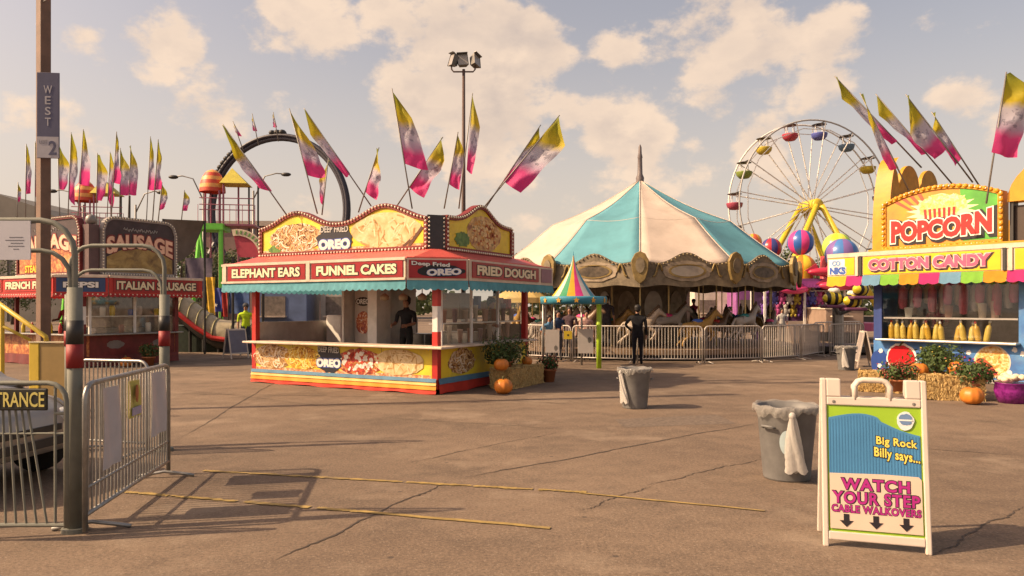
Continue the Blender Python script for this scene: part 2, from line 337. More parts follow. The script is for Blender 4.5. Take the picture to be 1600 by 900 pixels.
# ------------------------------------------------------------------ flags
def flag_mat():
    m = bpy.data.materials.new('flag_cloth'); m.use_nodes = True; t = m.node_tree; b = t.nodes['Principled BSDF']; b.inputs['Roughness'].default_value = .7
    u = nd(t, 'ShaderNodeUVMap'); s = nd(t, 'ShaderNodeSeparateXYZ'); t.links.new(u.outputs[0], s.inputs[0])
    n = nd(t, 'ShaderNodeTexNoise', i_Scale=4.0, i_Detail=3.0); t.links.new(u.outputs[0], n.inputs['Vector'])
    oi = nd(t, 'ShaderNodeObjectInfo')
    v = mth(t, 'MULTIPLY_ADD', n.outputs[0], .06, mth(t, 'ADD', s.outputs[1], mth(t, 'MULTIPLY_ADD', oi.outputs['Random'], .14, -.10)))
    r = nd(t, 'ShaderNodeValToRGB'); e = r.color_ramp.elements
    st = [(0,(.20,.24,.03)),(.12,(.42,.40,.03)),(.34,(.66,.52,.03)),(.44,(.58,.54,.60)),(.58,(.60,.57,.68)),(.68,(.56,.40,.56)),(.78,(.78,.08,.30)),(1,(.72,.05,.25))]
    while len(e) < len(st): e.new(.5)
    for i, (p, c) in enumerate(st): e[i].position = p; e[i].color = tuple(x*ALB for x in c)+(1,)
    t.links.new(v, r.inputs[0])
    # grey print in the middle of the cloth
    mp_ = nd(t, 'ShaderNodeMapping'); mp_.inputs['Scale'].default_value = (3, 9, 1); t.links.new(u.outputs[0], mp_.inputs[0])
    n2 = nd(t, 'ShaderNodeTexNoise', i_Scale=1.6, i_Detail=4.0); t.links.new(mp_.outputs[0], n2.inputs['Vector'])
    du = mth(t, 'SUBTRACT', s.outputs[0], .5); dv = mth(t, 'SUBTRACT', s.outputs[1], .56)
    dd = mth(t, 'ADD', mth(t, 'MULTIPLY', mth(t, 'MULTIPLY', du, du), 6.), mth(t, 'MULTIPLY', mth(t, 'MULTIPLY', dv, dv), 45.))
    k = mth(t, 'MULTIPLY', mth(t, 'LESS_THAN', dd, .75), mth(t, 'GREATER_THAN', n2.outputs[0], .54)); k = mth(t, 'MULTIPLY', k, .5)
    x = nd(t, 'ShaderNodeMix', data_type='RGBA'); t.links.new(k, x.inputs[0]); t.links.new(r.outputs[0], x.inputs[6]); x.inputs[7].default_value = (.10,.09,.14,1)
    t.links.new(x.outputs[2], b.inputs['Base Color'])
    tr = nd(t, 'ShaderNodeBsdfTranslucent'); t.links.new(x.outputs[2], tr.inputs[0])
    ms = nd(t, 'ShaderNodeMixShader', i_0=.5); t.links.new(b.outputs[0], ms.inputs[1]); t.links.new(tr.outputs[0], ms.inputs[2]); t.links.new(ms.outputs[0], t.nodes['Material Output'].inputs[0])
    return m
FLAG = flag_mat()
def flag(d, tip, base, bp, bf, fm, label, group, vm=.36, amp=.05, dz=.25, pr=.016, seed=0):
    """pole from base to tip, banner: pole-side corner bp, fly corner bf, widest fly point fm"""
    T, Bs, BP, BF, FM = [P(p[0], p[1], d) for p in (tip, base, bp, bf, fm)]
    rnd = random.Random(seed*13+5); ph = rnd.uniform(0, 6); amp *= rnd.uniform(.9, 2.0); roll = rnd.uniform(-1.1, 1.1); fold = rnd.uniform(.0, .3)
    t = thing('pennant_flag', label, 'flag', Bs, 0, group)
    MB().tube(Vector((0,0,0)), T-Bs+(T-Bs).normalized()*.05, pr, pr*.7, 6).build('pole', GREYPOLE, t, True)
    wid = max((BF-BP).length, (FM-T).length*.4)
    def f(u, v):
        a = T.lerp(BP, v)
        b = T.lerp(FM, v/vm) if v < vm else FM.lerp(BF, (v-vm)/(1-vm))
        p = a.lerp(b, u)-Bs
        rip = amp*wid*(math.sin(ph+u*4.2+v*5)+.5*math.sin(ph*2+v*13-u*5)+.35*math.sin(v*21+u*9))*min(1, u*1.6+.1)*min(1, v*4)
        k2 = u*u*roll*(.4+.6*math.sin(v*2.6+ph)); p.y += rip*2.2 + u*dz*wid + k2*wid*.5; p -= (b-a)*(u*u*abs(roll)*.10)
        if u > .55 and v < .45: p -= (b-a)*(u-.55)*fold*2*(1-v/.45); p.y -= (u-.55)*fold*wid*(1-v/.45)*1.5
        p.x += rip*.35; p.z -= .05*wid*math.sin(u*math.pi)*v
        return p
    MB().grid(f, 7, 20, uv=True).build('banner', FLAG, t, True)
    return t
FG = 'flags above the funnel cake stand'
FL = [(15.6,(350,197),(448,336),(425,299),(403,293),(366,246)),(15.2,(453,173),(496,334),(481,274),(511,277),(491,232)),(15.8,(477,172),(580,322),(547,271),(541,278),(486,213)),
      (16.6,(513,250),(503,336),(505,322),(501,316),(496,280)),(15.0,(591,234),(560,332),(571,300),(593,316),(600,272)),(14.6,(613,142),(644,326),(633,256),(668,264),(646,186)),
      (15.4,(690,217),(620,322),(640,293),(666,312),(698,254)),(15.0,(715,210),(694,326),(702,288),(719,297),(725,236)),(15.4,(738,149),(717,326),(729,265),(739,274),(750,200)),
      (15.6,(843,198),(758,326),(787,280),(800,284),(846,214)),(15.0,(872,183),(756,324),(787,283),(814,302),(885,231))]
for i, a in enumerate(FL):
    flag(*a, label='yellow, grey and pink pennant flag, %s from the left on the funnel cake stand' % ORD[i], group=FG, seed=i, dz=.2 if i % 2 else -.15)
SG = 'flags above the sausage stand'
SF = [((28,287),(27,316),(31,314)),((41,227),(40,304),(49,300)),((55,223),(55,307),(64,308)),((90,228),(93,296),(101,295)),((111,209),(107,310),(116,321)),((130,204),(123,287),(134,289)),
      ((152,241),(151,313),(161,312)),((172,239),(168,311),(176,324)),((182,208),(175,284),(184,287)),((188,233),(187,304),(201,305)),((204,229),(201,304),(213,305)),
      ((235,215),(230,296),(238,296)),((247,220),(240,297),(250,295)),((253,287),(248,329),(258,323)),((288,299),(284,329),(293,329))]
for i, (tp, bl, br) in enumerate(SF):
    d = 24+1.5*((i*5) % 4); sgn = (tp[0]-bl[0]); fmx = (max(br[0], tp[0])+3, tp[1]+(bl[1]-tp[1])*.38)
    flag(d, tp, (bl[0]-sgn*.3, 352), bl, br, fmx, 'slim %s flag %s from the left over the sausage stand' % ('upright' if abs(sgn) < 4 else 'slanting', ORD[i]), SG, seed=20+i, pr=.02)
PG = 'flags above the popcorn stand'
PF = [(18.6,(1306,121),(1440,262),(1402,220),(1392,226),(1312,157),.25),(17.6,(1345,148),(1432,322),(1404,262),(1384,267),(1362,208),.4),(18.8,(1370,149),(1490,290),(1447,240),(1438,243),(1372,181),.25),
      (18.2,(1417,150),(1520,285),(1478,233),(1456,251),(1413,214),.4),(18.6,(1457,177),(1530,290),(1503,247),(1487,262),(1457,206),.3),(15.4,(1572,116),(1541,318),(1549,238),(1586,247),(1612,146),.22)]
for i, a in enumerate(PF):
    flag(*a[:6], label='yellow, grey and pink pennant flag, %s from the left on the popcorn stand' % ORD[i], group=PG, vm=a[6], seed=40+i, dz=-.15, pr=.02, amp=.08)

# ------------------------------------------------------------------ people
def skinned(name, verts, edges, radii, root=0, sub=1):
    me = bpy.data.meshes.new('s'); me.from_pydata(verts, edges, []); o = bpy.data.objects.new('s', me); COL.objects.link(o)
    sk = o.modifiers.new('skin', 'SKIN'); sk.use_smooth_shade = True
    for i, r in enumerate(radii):
        s = me.skin_vertices[0].data[i]; s.radius = r if isinstance(r, tuple) else (r, r); s.use_root = (i == root)
    ss = o.modifiers.new('sub', 'SUBSURF'); ss.levels = sub; ss.render_levels = sub
    bpy.context.view_layer.update(); dg = bpy.context.evaluated_depsgraph_get()
    out = bpy.data.meshes.new_from_object(o.evaluated_get(dg)); bpy.data.objects.remove(o); bpy.data.meshes.remove(me); out.name = name
    return out
def segd(p, a, b):
    ab = b-a; t = max(0, min(1, (p-a).dot(ab)/max(ab.dot(ab), 1e-9))); return (p-(a+ab*t)).length
def person(label, loc, rz=0, h=1.72, shirt=(.2,.2,.2), pants=(.05,.06,.1), skin=(.38,.2,.13), hair=(.02,.013,.01), arms=('down','down'), long=False, hat=None, stride=.0, bulk=1.0, short=False):
    V = []; E = []; Rr = []; tg = []
    def v(x, y, z, r): V.append((x, y, z)); Rr.append((r[0]*bulk, r[1]*bulk) if isinstance(r, tuple) else r); return len(V)-1
    def e(a, b, t): E.append((a, b)); tg.append(t)
    pel = v(0,0,.97,(.145,.11)); sp = v(0,.0,1.15,(.135,.10)); ch = v(0,0,1.34,(.165,.115)); nb = v(0,.01,1.475,.065); nk = v(0,0,1.535,.052)
    h1 = v(0,-.02,1.60,.07); h2 = v(0,-.012,1.675,.088); h3 = v(0,0,1.735,.06)
    e(pel,sp,'S'); e(sp,ch,'S'); e(ch,nb,'S'); e(nb,nk,'K'); e(nk,h1,'K'); e(h1,h2,'K'); e(h2,h3,'K')
    ns = v(0,-.108,1.652,.013); e(h2,ns,'K')
    for s in (-1, 1):
        pose = arms[0 if s < 0 else 1]
        pts = {'down':[(.205,0,1.415),(.245,.02,1.15),(.25,-.06,.92)],'fwd':[(.205,0,1.415),(.25,-.05,1.16),(.2,-.28,1.13)],'up':[(.205,0,1.415),(.27,-.2,1.36),(.22,-.36,1.55)],'hip':[(.205,0,1.415),(.36,.06,1.2),(.2,-.09,1.03)]}[pose]
        a = [Vector((s*x, y, z)) for x, y, z in pts]
        i0 = v(*a[0], .062*bulk); i1 = v(*a[1], .046); i2 = v(*a[2], .032); e(ch,i0,'S'); e(i0,i1,'S'); e(i1,i2,'S' if long else 'K')
        dr = (a[2]-a[1]).normalized(); sd_ = dr.cross(Vector((s,0,0))).normalized(); p = a[2]+dr*.07; i3 = v(*p, (.034,.022)); e(i2,i3,'K')
        cur = Vector((-s,0,0))
        for k, (of, ln) in enumerate(((-.03,.075),(-.01,.088),(.011,.084),(.03,.066))):
            q = p+dr*.05+sd_*of; j = v(*q, .010); e(i3,j,'K'); q2 = q+dr*ln*.5+cur*.012; j2 = v(*q2, .009); e(j,j2,'K'); q3 = q2+dr*ln*.3+cur*.03; j3 = v(*q3, .007); e(j2,j3,'K')
        q = a[2]+dr*.045-sd_*.04; j = v(*q, .011); e(i3,j,'K'); q2 = q+dr*.045-sd_*.014+cur*.01; j2 = v(*q2, .009); e(j,j2,'K')
        l0 = v(s*.088,0,.89,.092*bulk); l1 = v(s*.1,-.02+s*stride*.5,.5,.062); l2 = v(s*.105,.025+s*stride,.10,.044); l3 = v(s*.115,-.12+s*stride,.045,.043)
        e(pel,l0,'P'); e(l0,l1,'P'); e(l1,l2,'K' if short else 'P'); e(l2,l3,'F')
    me = skinned('body', V, E, Rr)
    cols = {'S': mat('shirt_%d_%d_%d' % tuple(int(c*99) for c in shirt), shirt, .85, var=.3, scale=9, spec=.2, bump=.9), 'P': mat('trouser_%d_%d_%d' % tuple(int(c*99) for c in pants), pants, .85, var=.3, scale=9, spec=.2, bump=.9),
            'K': mat('skin_%d' % int(skin[0]*99), skin, .55), 'F': mat('shoe_leather', (.03,.025,.022), .5)}
    order = 'SPKF'; me.materials.clear()
    for k in order: me.materials.append(cols[k])
    VV = [Vector(x) for x in V]
    for p in me.polygons:
        c = p.center; b = min(range(len(E)), key=lambda i: segd(c, VV[E[i][0]], VV[E[i][1]])-Rr[E[i][0]][0]*.2 if isinstance(Rr[E[i][0]], tuple) else segd(c, VV[E[i][0]], VV[E[i][1]])-Rr[E[i][0]]*.2)
        p.material_index = order.index(tg[b]); p.use_smooth = True
    t = thing('person', label, 'person', loc, rz); t.scale = (h/1.78,)*3
    o = bpy.data.objects.new('body', me); COL.objects.link(o); o.parent = t
    if hat: 
        hb = MB().ball((0,.004,1.70), (.105,.112,.09), 12, 8); hb.add([(-.08,-.08,1.71),(.08,-.08,1.71),(.06,-.19,1.70),(-.06,-.19,1.70),(-.08,-.08,1.725),(.08,-.08,1.725),(.06,-.19,1.71),(-.06,-.19,1.71)], [(0,3,2,1),(4,5,6,7),(0,1,5,4),(2,3,7,6),(1,2,6,5),(3,0,4,7)])
        hb.build('cap', mat('cap_%d' % int(hat[0]*99), hat, .8), t, True)
    hm = MB(); hm.ball((0,.022,1.71), (.1,.1,.092), 12, 8)
    if not hat or True: hm.ball((0,.045,1.66), (.088,.07,.09), 10, 7)
    hm.build('hair', mat('hair_%d' % int(hair[0]*999), hair, .6, var=.3, scale=30), t, True)
    em = MB()
    for s in (-1, 1): em.ball((s*.032,-.094,1.672), (.011,.008,.008), 6, 4)
    em.build('eyes', BLACK, t)
    MB().ball((0,-.092,1.618), (.024,.008,.006), 8, 4).build('mouth', mat('lips', (.28,.09,.07), .5), t)
    return t

# ------------------------------------------------------------------ plants, pumpkins, straw
LEAF = mat('mum_leaf', (.075,.12,.03), .6, var=.45, scale=9, thru=.25); STRAW = mat('straw', (.46,.30,.11), .8, var=.4, scale=25, bump=.3); POTM = mat('terracotta', (.38,.13,.05), .7)
PUMP = mat('pumpkin_skin', (.62,.20,.025), .45, var=.2, scale=5); STEM = mat('pumpkin_stem', (.12,.11,.04), .8)
def pumpkin(label, loc, r=.16, group=None, sq=.82):
    t = thing('pumpkin', label, 'pumpkin', loc, random.uniform(0, 6), group)
    prof = [(.02,0.02)]+[(r*math.sin(math.pi*i/10)**.75, r*sq*(1-math.cos(math.pi*i/10))) for i in range(1, 10)]+[(.02, r*sq*1.86)]
    MB().lathe(prof, 40, fn=lambda a, z: 1+.07*abs(math.cos(a*5))-.03).build('rind', PUMP, t, True)
    MB().path([(0,0,r*sq*1.8),(.005,0,r*sq*2.05),(.03,.01,r*sq*2.3)], [.026,.016,.019], 7).build('stem', STEM, t, True)
    return t
def mum(label, loc, r=.35, h=.45, flower=(.5,.05,.04), nfl=120, nleaf=900, pot=.17, poth=.26, potm=None, group=None, flr=.012):
    t = thing('potted_mum', label, 'plant', loc, 0, group)
    MB().lathe([(.01,0),(pot*.75,0),(pot,poth*.85),(pot*1.1,poth*.85),(pot*1.1,poth),(pot*.95,poth),(pot*.9,poth*.9),(.01,poth*.9)], 18).build('pot', potm or POTM, t, True)
    lf = MB(); st = MB(); fl = MB(); rnd = random.Random(int(loc[0]*100))
    for i in range(26):
        a = rnd.uniform(0, 6.3); q = rnd.uniform(.2, .9); st.path([(0,0,poth*.85),(math.cos(a)*r*q*.5,math.sin(a)*r*q*.5,poth+h*.4),(math.cos(a)*r*q,math.sin(a)*r*q,poth+h*(1-.5*q*q))], [.008,.006,.003], 4)
    lob = [(rnd.uniform(-.55,.55)*r, rnd.uniform(-.55,.55)*r, poth+h*rnd.uniform(.25,.85), rnd.uniform(.32,.6)) for _ in range(11)]
    for i in range(nleaf):
        lx, ly, lz, lr = lob[i % 11]; dv = Vector((rnd.gauss(0,1), rnd.gauss(0,1), rnd.gauss(0,.8))).normalized()*lr*r*rnd.uniform(.6,1.08)
        c = Vector((lx, ly, lz))+dv; c.z = max(c.z, poth*.8)
        n = (dv.normalized()+Vector((rnd.uniform(-.8,.8), rnd.uniform(-.8,.8), rnd.uniform(-.2,.9)))).normalized(); u = n.orthogonal().normalized(); u = (Matrix.Rotation(rnd.uniform(0,6.3),3,n) @ u); v = n.cross(u); s = rnd.uniform(.022,.042)
        lf.add([c-u*s*1.3, c-v*s*.6+n*s*.2, c+u*s*1.3, c+v*s*.6+n*s*.2], [(0,1,2,3)])
        if i % max(1, nleaf//max(1, nfl)) == 0 and nfl:
            k = c+dv.normalized()*.02+Vector((0,0,.015)); fl.ball(k, (flr*1.5, flr*1.5, flr), 6, 4)
    lf.build('foliage', LEAF, t); st.build('stems', STEM, t)
    if nfl: fl.build('blossoms', mat('petal_%d%d' % (int(flower[0]*99), int(flower[1]*99)), flower, .7), t)
    return t
def hay(label, loc, rz, lx=1.0, ly=.45, lz=.40, group='straw bales'):
    t = thing('straw_bale', label, 'straw bale', loc, rz, group); rnd = random.Random(int(lx*97+loc[0]*31))
    n = 22; mb = MB()
    def jig(p, a=.018): return (p[0]+rnd.uniform(-a,a), p[1]+rnd.uniform(-a,a), max(0, p[2]+rnd.uniform(-a,a)))
    X, Y = lx/2, ly/2
    for fn in (lambda u,v: (-X+u*lx,-Y,v*lz), lambda u,v: (X,-Y+u*ly,v*lz), lambda u,v: (X-u*lx,Y,v*lz), lambda u,v: (-X,Y-u*ly,v*lz), lambda u,v: (-X+u*lx,-Y+v*ly,lz)):
        mb.grid(lambda u, v: jig(fn(u, v)), n, 9)
    mb.build('bale_core', STRAW, t)
    s = MB()
    for i in range(900):
        f = rnd.choice('ffftsS'); L = rnd.uniform(.05,.16); a = rnd.gauss(0,.5)+(math.pi/2 if rnd.random() < .6 else 0); wv = .0035
        du = Vector((math.cos(a), 0, math.sin(a)))
        if f == 'f': c = Vector((rnd.uniform(-X,X), -Y-.015, rnd.uniform(.03,lz)))
        elif f == 't': c = Vector((rnd.uniform(-X,X), rnd.uniform(-Y,Y), lz+.012)); du = Vector((math.cos(a), math.sin(a), .1))
        else: c = Vector((X+.012 if f == 's' else -X-.012, rnd.uniform(-Y,Y), rnd.uniform(.03,lz))); du = Vector((0, math.cos(a), math.sin(a)))
        du = du*L/2; du.y += rnd.uniform(-.02,.02); sv = Vector((wv, -wv, wv)); lo = c-du; lo.z = max(lo.z, .006); hi = c+du; hi.z = max(hi.z, .006)
        s.add([lo-sv*.5, lo+sv, hi+sv, hi-sv*.5], [(0,1,2,3)])
    s.build('loose_straw', mat('straw_blade', (.60,.42,.17), .7, var=.35, scale=40), t, stuff=True)
    for x in (-lx*.25, lx*.25): MB().path([(x,-Y-.012,.01),(x,-Y-.014,lz*.5),(x,-Y-.012,lz+.008),(x,Y+.012,lz+.008),(x,Y+.012,.01)], .005, 5).build('twine', mat('twine', (.3,.22,.1), .9), t)
    return t

# ------------------------------------------------------------------ food stands
PLATE = ramp_mat('funnel_cake_print', [(.36,(.10,.035,.01)),(.44,(.42,.20,.05)),(.52,(.72,.50,.28)),(.60,(.88,.80,.68))], 7, dist=2.2)
FRIES = ramp_mat('fried_onion_print', [(.38,(.30,.08,.01)),(.47,(.72,.30,.02)),(.56,(.86,.52,.05)),(.66,(.90,.74,.22))], 7, dist=2.4)
BERRY = ramp_mat('berry_cake_print', [(.40,(.20,.012,.01)),(.50,(.46,.06,.02)),(.57,(.70,.26,.06)),(.63,(.88,.76,.64))], 7, dist=1.8)
EAR = ramp_mat('elephant_ear_print', [(.30,(.56,.36,.13)),(.5,(.76,.56,.27)),(.7,(.86,.70,.42))], 4, dist=.8)
PIZZA = ramp_mat('apple_topping_print', [(.35,(.30,.10,.03)),(.5,(.62,.36,.10)),(.66,(.80,.55,.22))], 6, dist=.6)
PANELY = ramp_mat('yellow_food_panel', [(.3,(.72,.46,.02)),(.55,(.86,.66,.03)),(.75,(.88,.74,.08))], 1.4, dist=.3)
CONFETTI = ramp_mat('crumb_print', [(.35,(.45,.10,.03)),(.52,(.70,.32,.14)),(.6,(.85,.70,.45)),(.75,(.5,.12,.05))], 12, dist=.4)
LETTUCE = ramp_mat('leaf_print', [(.3,(.03,.10,.01)),(.55,(.10,.24,.03)),(.75,(.25,.36,.08))], 9)
def disc(parent, M, cx, cz, rx, rz, m, name, y=-.006, rough=.05, seed=1, lob=0):
    return MB().prism(blob(cx, cz, rx, rz, rough, 32, seed, lob), y-.003, y+.0005, M).build(name, m, parent)
def _in(cx, cz, rx, rz, x, z):
    k = math.hypot((x-cx)/rx, (z-cz)/rz); return (x, z) if k < .97 else (cx+(x-cx)*.97/k, cz+(z-cz)*.97/k)
def strands(parent, M, cx, cz, rx, rz, cols, n, y, seed=1, wd=.012, curl=6., name='strand_print'):
    rnd = random.Random(seed)
    for gi, c_ in enumerate(cols):
        mb = MB(); yy_ = y-.0012*gi
        for _ in range(int(n*(1-.24*gi))):
            a = rnd.uniform(0, 6.3); q = math.sqrt(rnd.random())*.9; x = cx+rx*q*math.cos(a); z = cz+rz*q*math.sin(a); h = rnd.uniform(0, 6.3); cu = rnd.uniform(-curl, curl); st = rnd.uniform(.015,.03); pts = []
            for i in range(11): pts.append(_in(cx, cz, rx, rz, x, z)); x += math.cos(h)*st; z += math.sin(h)*st; h += cu*st*2.2
            w2 = wd*rnd.uniform(.7,1.3); vs = []
            for i, p in enumerate(pts):
                b = pts[min(i+1, 10)]; a_ = pts[max(i-1, 0)]; dx, dz = b[0]-a_[0], b[1]-a_[1]; L_ = math.hypot(dx, dz) or 1; nx, nz = -dz/L_*w2/2, dx/L_*w2/2; vs += [(p[0]+nx, yy_, p[1]+nz), (p[0]-nx, yy_, p[1]-nz)]
            mb.add(vs, [(2*i, 2*i+1, 2*i+3, 2*i+2) for i in range(10)], M)
        mb.build(name, mat('strand_%d_%d_%d' % tuple(int(v*99) for v in c_), c_, .6, var=.2, scale=20), parent, stuff=True)
def spots(parent, M, cx, cz, rx, rz, cols, n, y, seed=1, r=.04, name='topping_print'):
    rnd = random.Random(seed)
    for gi, c_ in enumerate(cols):
        mb = MB()
        for _ in range(n):
            a = rnd.uniform(0, 6.3); q = math.sqrt(rnd.random())*.85; x = cx+rx*q*math.cos(a); z = cz+rz*q*math.sin(a); rr = r*rnd.uniform(.5,1.3)
            pl = [_in(cx, cz, rx, rz, x+rr*math.cos(t*.785)*rnd.uniform(.7,1.2), z+rr*.8*math.sin(t*.785)*rnd.uniform(.7,1.2)) for t in range(8)]; mb.add([(px_, y-.0012*gi, pz_) for px_, pz_ in pl], [tuple(range(8))], M)
        mb.build(name, mat('strand_%d_%d_%d' % tuple(int(v*99) for v in c_), c_, .6, var=.2, scale=20), parent, stuff=True)
CAKE = [(.22,.085,.02),(.50,.26,.08),(.74,.50,.24),(.86,.74,.56)]; FRY = [(.45,.16,.01),(.72,.36,.03),(.86,.55,.06),(.90,.74,.25)]; EARC = [(.52,.30,.10),(.84,.66,.38)]
def cookie(parent, M, cx, cz, wd, ht, y=-.008, top=None):
    MB().prism(blob(cx, cz, wd*.56, ht*.56, .10, 36, 3, .04), y-.002, y, M).build('cookie_print', mat('cookie_black', (.018,.018,.03), .5), parent)
    ltxt('OREO', M, cx, cz-ht*.16, wd*1.02, ht*.36, WPRINT, BLUEP, parent, off=.05, o2=.06, y=y-.003, smile=.2)
    if top: ltxt(top, M, cx, cz+ht*.40, wd*.9, ht*.24, mat('grey_letters', (.5,.48,.45), .5), BLACK, parent, off=.01, o2=.05, y=y-.003, slant=-.02)
def bulbs(pts, M, parent, r=.024):
    b = MB()
    for x, z in pts: b.ball((x, -.025, z), r, 6, 4, M)
    return b.build('bulb_row', BULB, parent, True, stuff=True)
def along(poly, step):
    out = []; carry = 0
    for (a, b) in zip(poly[:-1], poly[1:]):
        a = Vector(a); b = Vector(b); L = (b-a).length; t = carry
        while t < L: p = a.lerp(b, t/L); out.append((p.x, p.y)); t += step
        carry = t-L
    return out
def board(parent, p, q, z0, top, bm, border, name='sign_board', th=.12, step=.085):
    """sign board on the line p->q with an outline top(x01)->z"""
    M, L = fr(p, q); n = 28; tp = [(L*i/n, top(i/n)) for i in range(n+1)]
    o = MB().prism([(0, z0)]+[(L, z0)]+[(x, z) for x, z in reversed(tp)], 0, th, M).build(name, bm, parent)
    rim = MB(); e = .06
    path = [(0, z0)]+tp+[(L, z0), (0, z0)]
    cx, cz = L/2, sum(z for _, z in tp)/len(tp)*.5+z0*.5
    for (x0, y0), (x1, y1) in zip(path[:-1], path[1:]):
        a = Vector((x0, -.02, y0)); b = Vector((x1, -.02, y1)); d = (b-a)
        if d.length < 1e-5: continue
        nrm = Vector((-d.z, 0, d.x)).normalized()
        if (Vector((cx, -.02, cz))-(a+b)/2).dot(nrm) > 0: nrm = -nrm
        vs = [a-nrm*e, a+nrm*.035, b+nrm*.035, b-nrm*e]; vs = [v+Vector((0,-.012,0)) for v in vs]+[v+Vector((0,th+.03,0)) for v in vs]
        rim.add(vs, [(0,1,2,3),(7,6,5,4),(0,4,5,1),(1,5,6,2),(2,6,7,3),(3,7,4,0)], M)
    rim.build('board_rim', border, o)
    bulbs([(x, z) for x, z in along(path, step)], M @ Matrix.Translation((0,-.02,0)), o)
    return o, M, L
def wavy_skirt(parent, p, q, bands, amp=.03, out=.03):
    M, L = fr(p, q)
    for (z0, z1, m) in bands:
        MB().grid(lambda u, v: (u*L, -out-amp*(.5+.5*math.sin(u*L*13+2*math.sin(u*9)))*(1-(z0+(z1-z0)*v)/.36)-.02*(1-v), z0+(z1-z0)*v+(.012*math.sin(u*L*5) if z0 < .05 and v == 0 else 0)), int(L*26), 3, M).build('skirt_stripe', m, parent, True)
def valance(parent, p, q, z0, z1, m, name='awning_valance', sc_=.16, out=.02, flare=.03):
    M, L = fr(p, q); n = max(2, round(L/sc_)); k = n*8; LL_ = lambda q_: q_*2.3
    MB().grid(lambda u, v: (u*L, -out-flare*(1-v)*(1+.12*math.sin(u*n*2*math.pi)+.5*math.sin(u*LL_(L))), z0+(z1-z0)*v-(1-v)*.035*abs(math.sin(u*n*math.pi))), k, 3, M).build(name, m, parent, True)
def stand_shell(root, L, W, o, c, zf0, zf1, post, fascia, deck, val, body, counter_m, wall_in, vz=.16):
    path = [(-L-o, W+o), (-L-o, -o), (-c, -o), (o, c), (o, W+o)]
    MB().box(-L, 0, 0, W, .14, .22).build('floor_deck', DARK, root)
    MB().slab([(x*.999, y*.999) for x, y in path], zf0, zf1+.03).build('canopy_roof', deck, root, bevel=.01)
    for x in (-L+.04, -.04):
        for y in (.04, W-.04):
            if x > -.1 and y < .1: continue
            MB().box(x-.06, x+.06, y-.06, y+.06, .1, zf0).build('corner_post', post, root)
    MB().box(-.11,.015,-.015,.11,.1,1.22).build('corner_post', post, root); MB().box(-.108,.012,-.012,.108,1.22,1.72).build('corner_post', WHITE, root); MB().box(-.11,.015,-.015,.11,1.72,zf0).build('corner_post', post, root)
    for (p, q, nm) in (((-L,0),(-.12,0),'front_panel'),((0,.12),(0,W),'side_panel'),((-.0,W),(-L,W),'rear_panel'),((-L,W),(-L,0),'end_panel')):
        M, LL = fr(p, q); MB().box(0, LL, -.01, .05, .28, .9, M).build(nm, body if nm in ('front_panel','side_panel') else wall_in, root)
    MB().box(-L-.02, .30, -.30, .22, .90, .945).build('counter', counter_m, root, bevel=.012)
    MB().box(-.22, .28, .221, W+.02, .901, .943).build('counter', counter_m, root, bevel=.012)
    for a, b in zip(path[:-1], path[1:]):
        M, LL = fr(a, b); MB().box(0.004, LL-.004, -.03, -.004, zf0+.0, zf1+.0, M).build('fascia', fascia, root)
        valance(root, a, b, zf0-vz, zf0+.01, val)
    return path

# ---- funnel cake stand
LBL = 'funnel cake stand'
fs = thing('funnel_cake_stand', 'red and yellow funnel cake stand with blue valance and double arched sign board', 'food stand', (-1.45, 13.9, 0), R(-28.4))
L, W, o, c = 5.04, 3.80, .45, .40
TURQ = mat('turquoise_valance', (.13,.42,.50), .75, thru=.3, var=.2, scale=3); SALMON = mat('salmon_deck', (.60,.10,.08), .5, dirt=.2)
path = stand_shell(fs, L, W, o, c, 2.22, 2.64, RED, CREAM, SALMON, TURQ, PANELY, CREAM, INTW)
F0, F1, F2, F3, F4 = path
def sign_panel(root, p, q, a, b, z0, z1, m, s, lm=IVORY, out=BLACK, hfrac=.62, wfrac=.88, y=-.034, dy=.012, **k):
    M, LL = fr(p, q); MB().box(a, b, y-dy, y+.002, z0, z1, M).build('sign_panel', m, root)
    if s: ltxt(s, M, (a+b)/2, (z0+z1)/2, (b-a)*wfrac, (z1-z0)*hfrac, lm, out, root, y=y-dy-.001, **k)
    return M
LF = F2[0]-F1[0]
sign_panel(fs, F1, F2, .20, 2.52, 2.28, 2.60, DKRED, 'ELEPHANT EARS', off=.022)
sign_panel(fs, F1, F2, 2.70, LF-.06, 2.28, 2.60, DKRED, 'FUNNEL CAKES', off=.03)
M = sign_panel(fs, F2, F3, .04, 1.16, 2.26, 2.61, DKRED, '')
MB().prism(blob(.66, 2.40, .46, .12, .06, 26, 2), -.052, -.047, M).build('sign_print', BLACK, fs)
ltxt('OREO', M, .72, 2.38, .68, .13, WPRINT, BLUEP, fs, off=.04, o2=.04, y=-.054, slant=.03)
ltxt('Deep Fried', M, .46, 2.52, .74, .10, WPRINT, BLACK, fs, off=.015, o2=.05, y=-.050, slant=-.03)
LR = F4[1]-F3[1]
sign_panel(fs, F3, F4, .10, 3.05, 2.28, 2.60, DKRED, 'FRIED DOUGH', off=.03)
sign_panel(fs, F3, F4, 3.2, LR-.1, 2.28, 2.60, mat('mauve_panel', (.30,.16,.20), .5), '')
# cream dividers on the fascia
M, _ = fr(F1, F2)
for x in (.06, 2.56): MB().box(x, x+.10, -.06, -.034, 2.24, 2.64, M).build('fascia_trim', CREAM, fs)
MB().box(.0, LF, -.056, -.034, 2.605, 2.655, M).build('fascia_trim', CREAM, fs)
MB().box(.0, LF, -.056, -.034, 2.225, 2.268, M).build('fascia_trim', CREAM, fs)
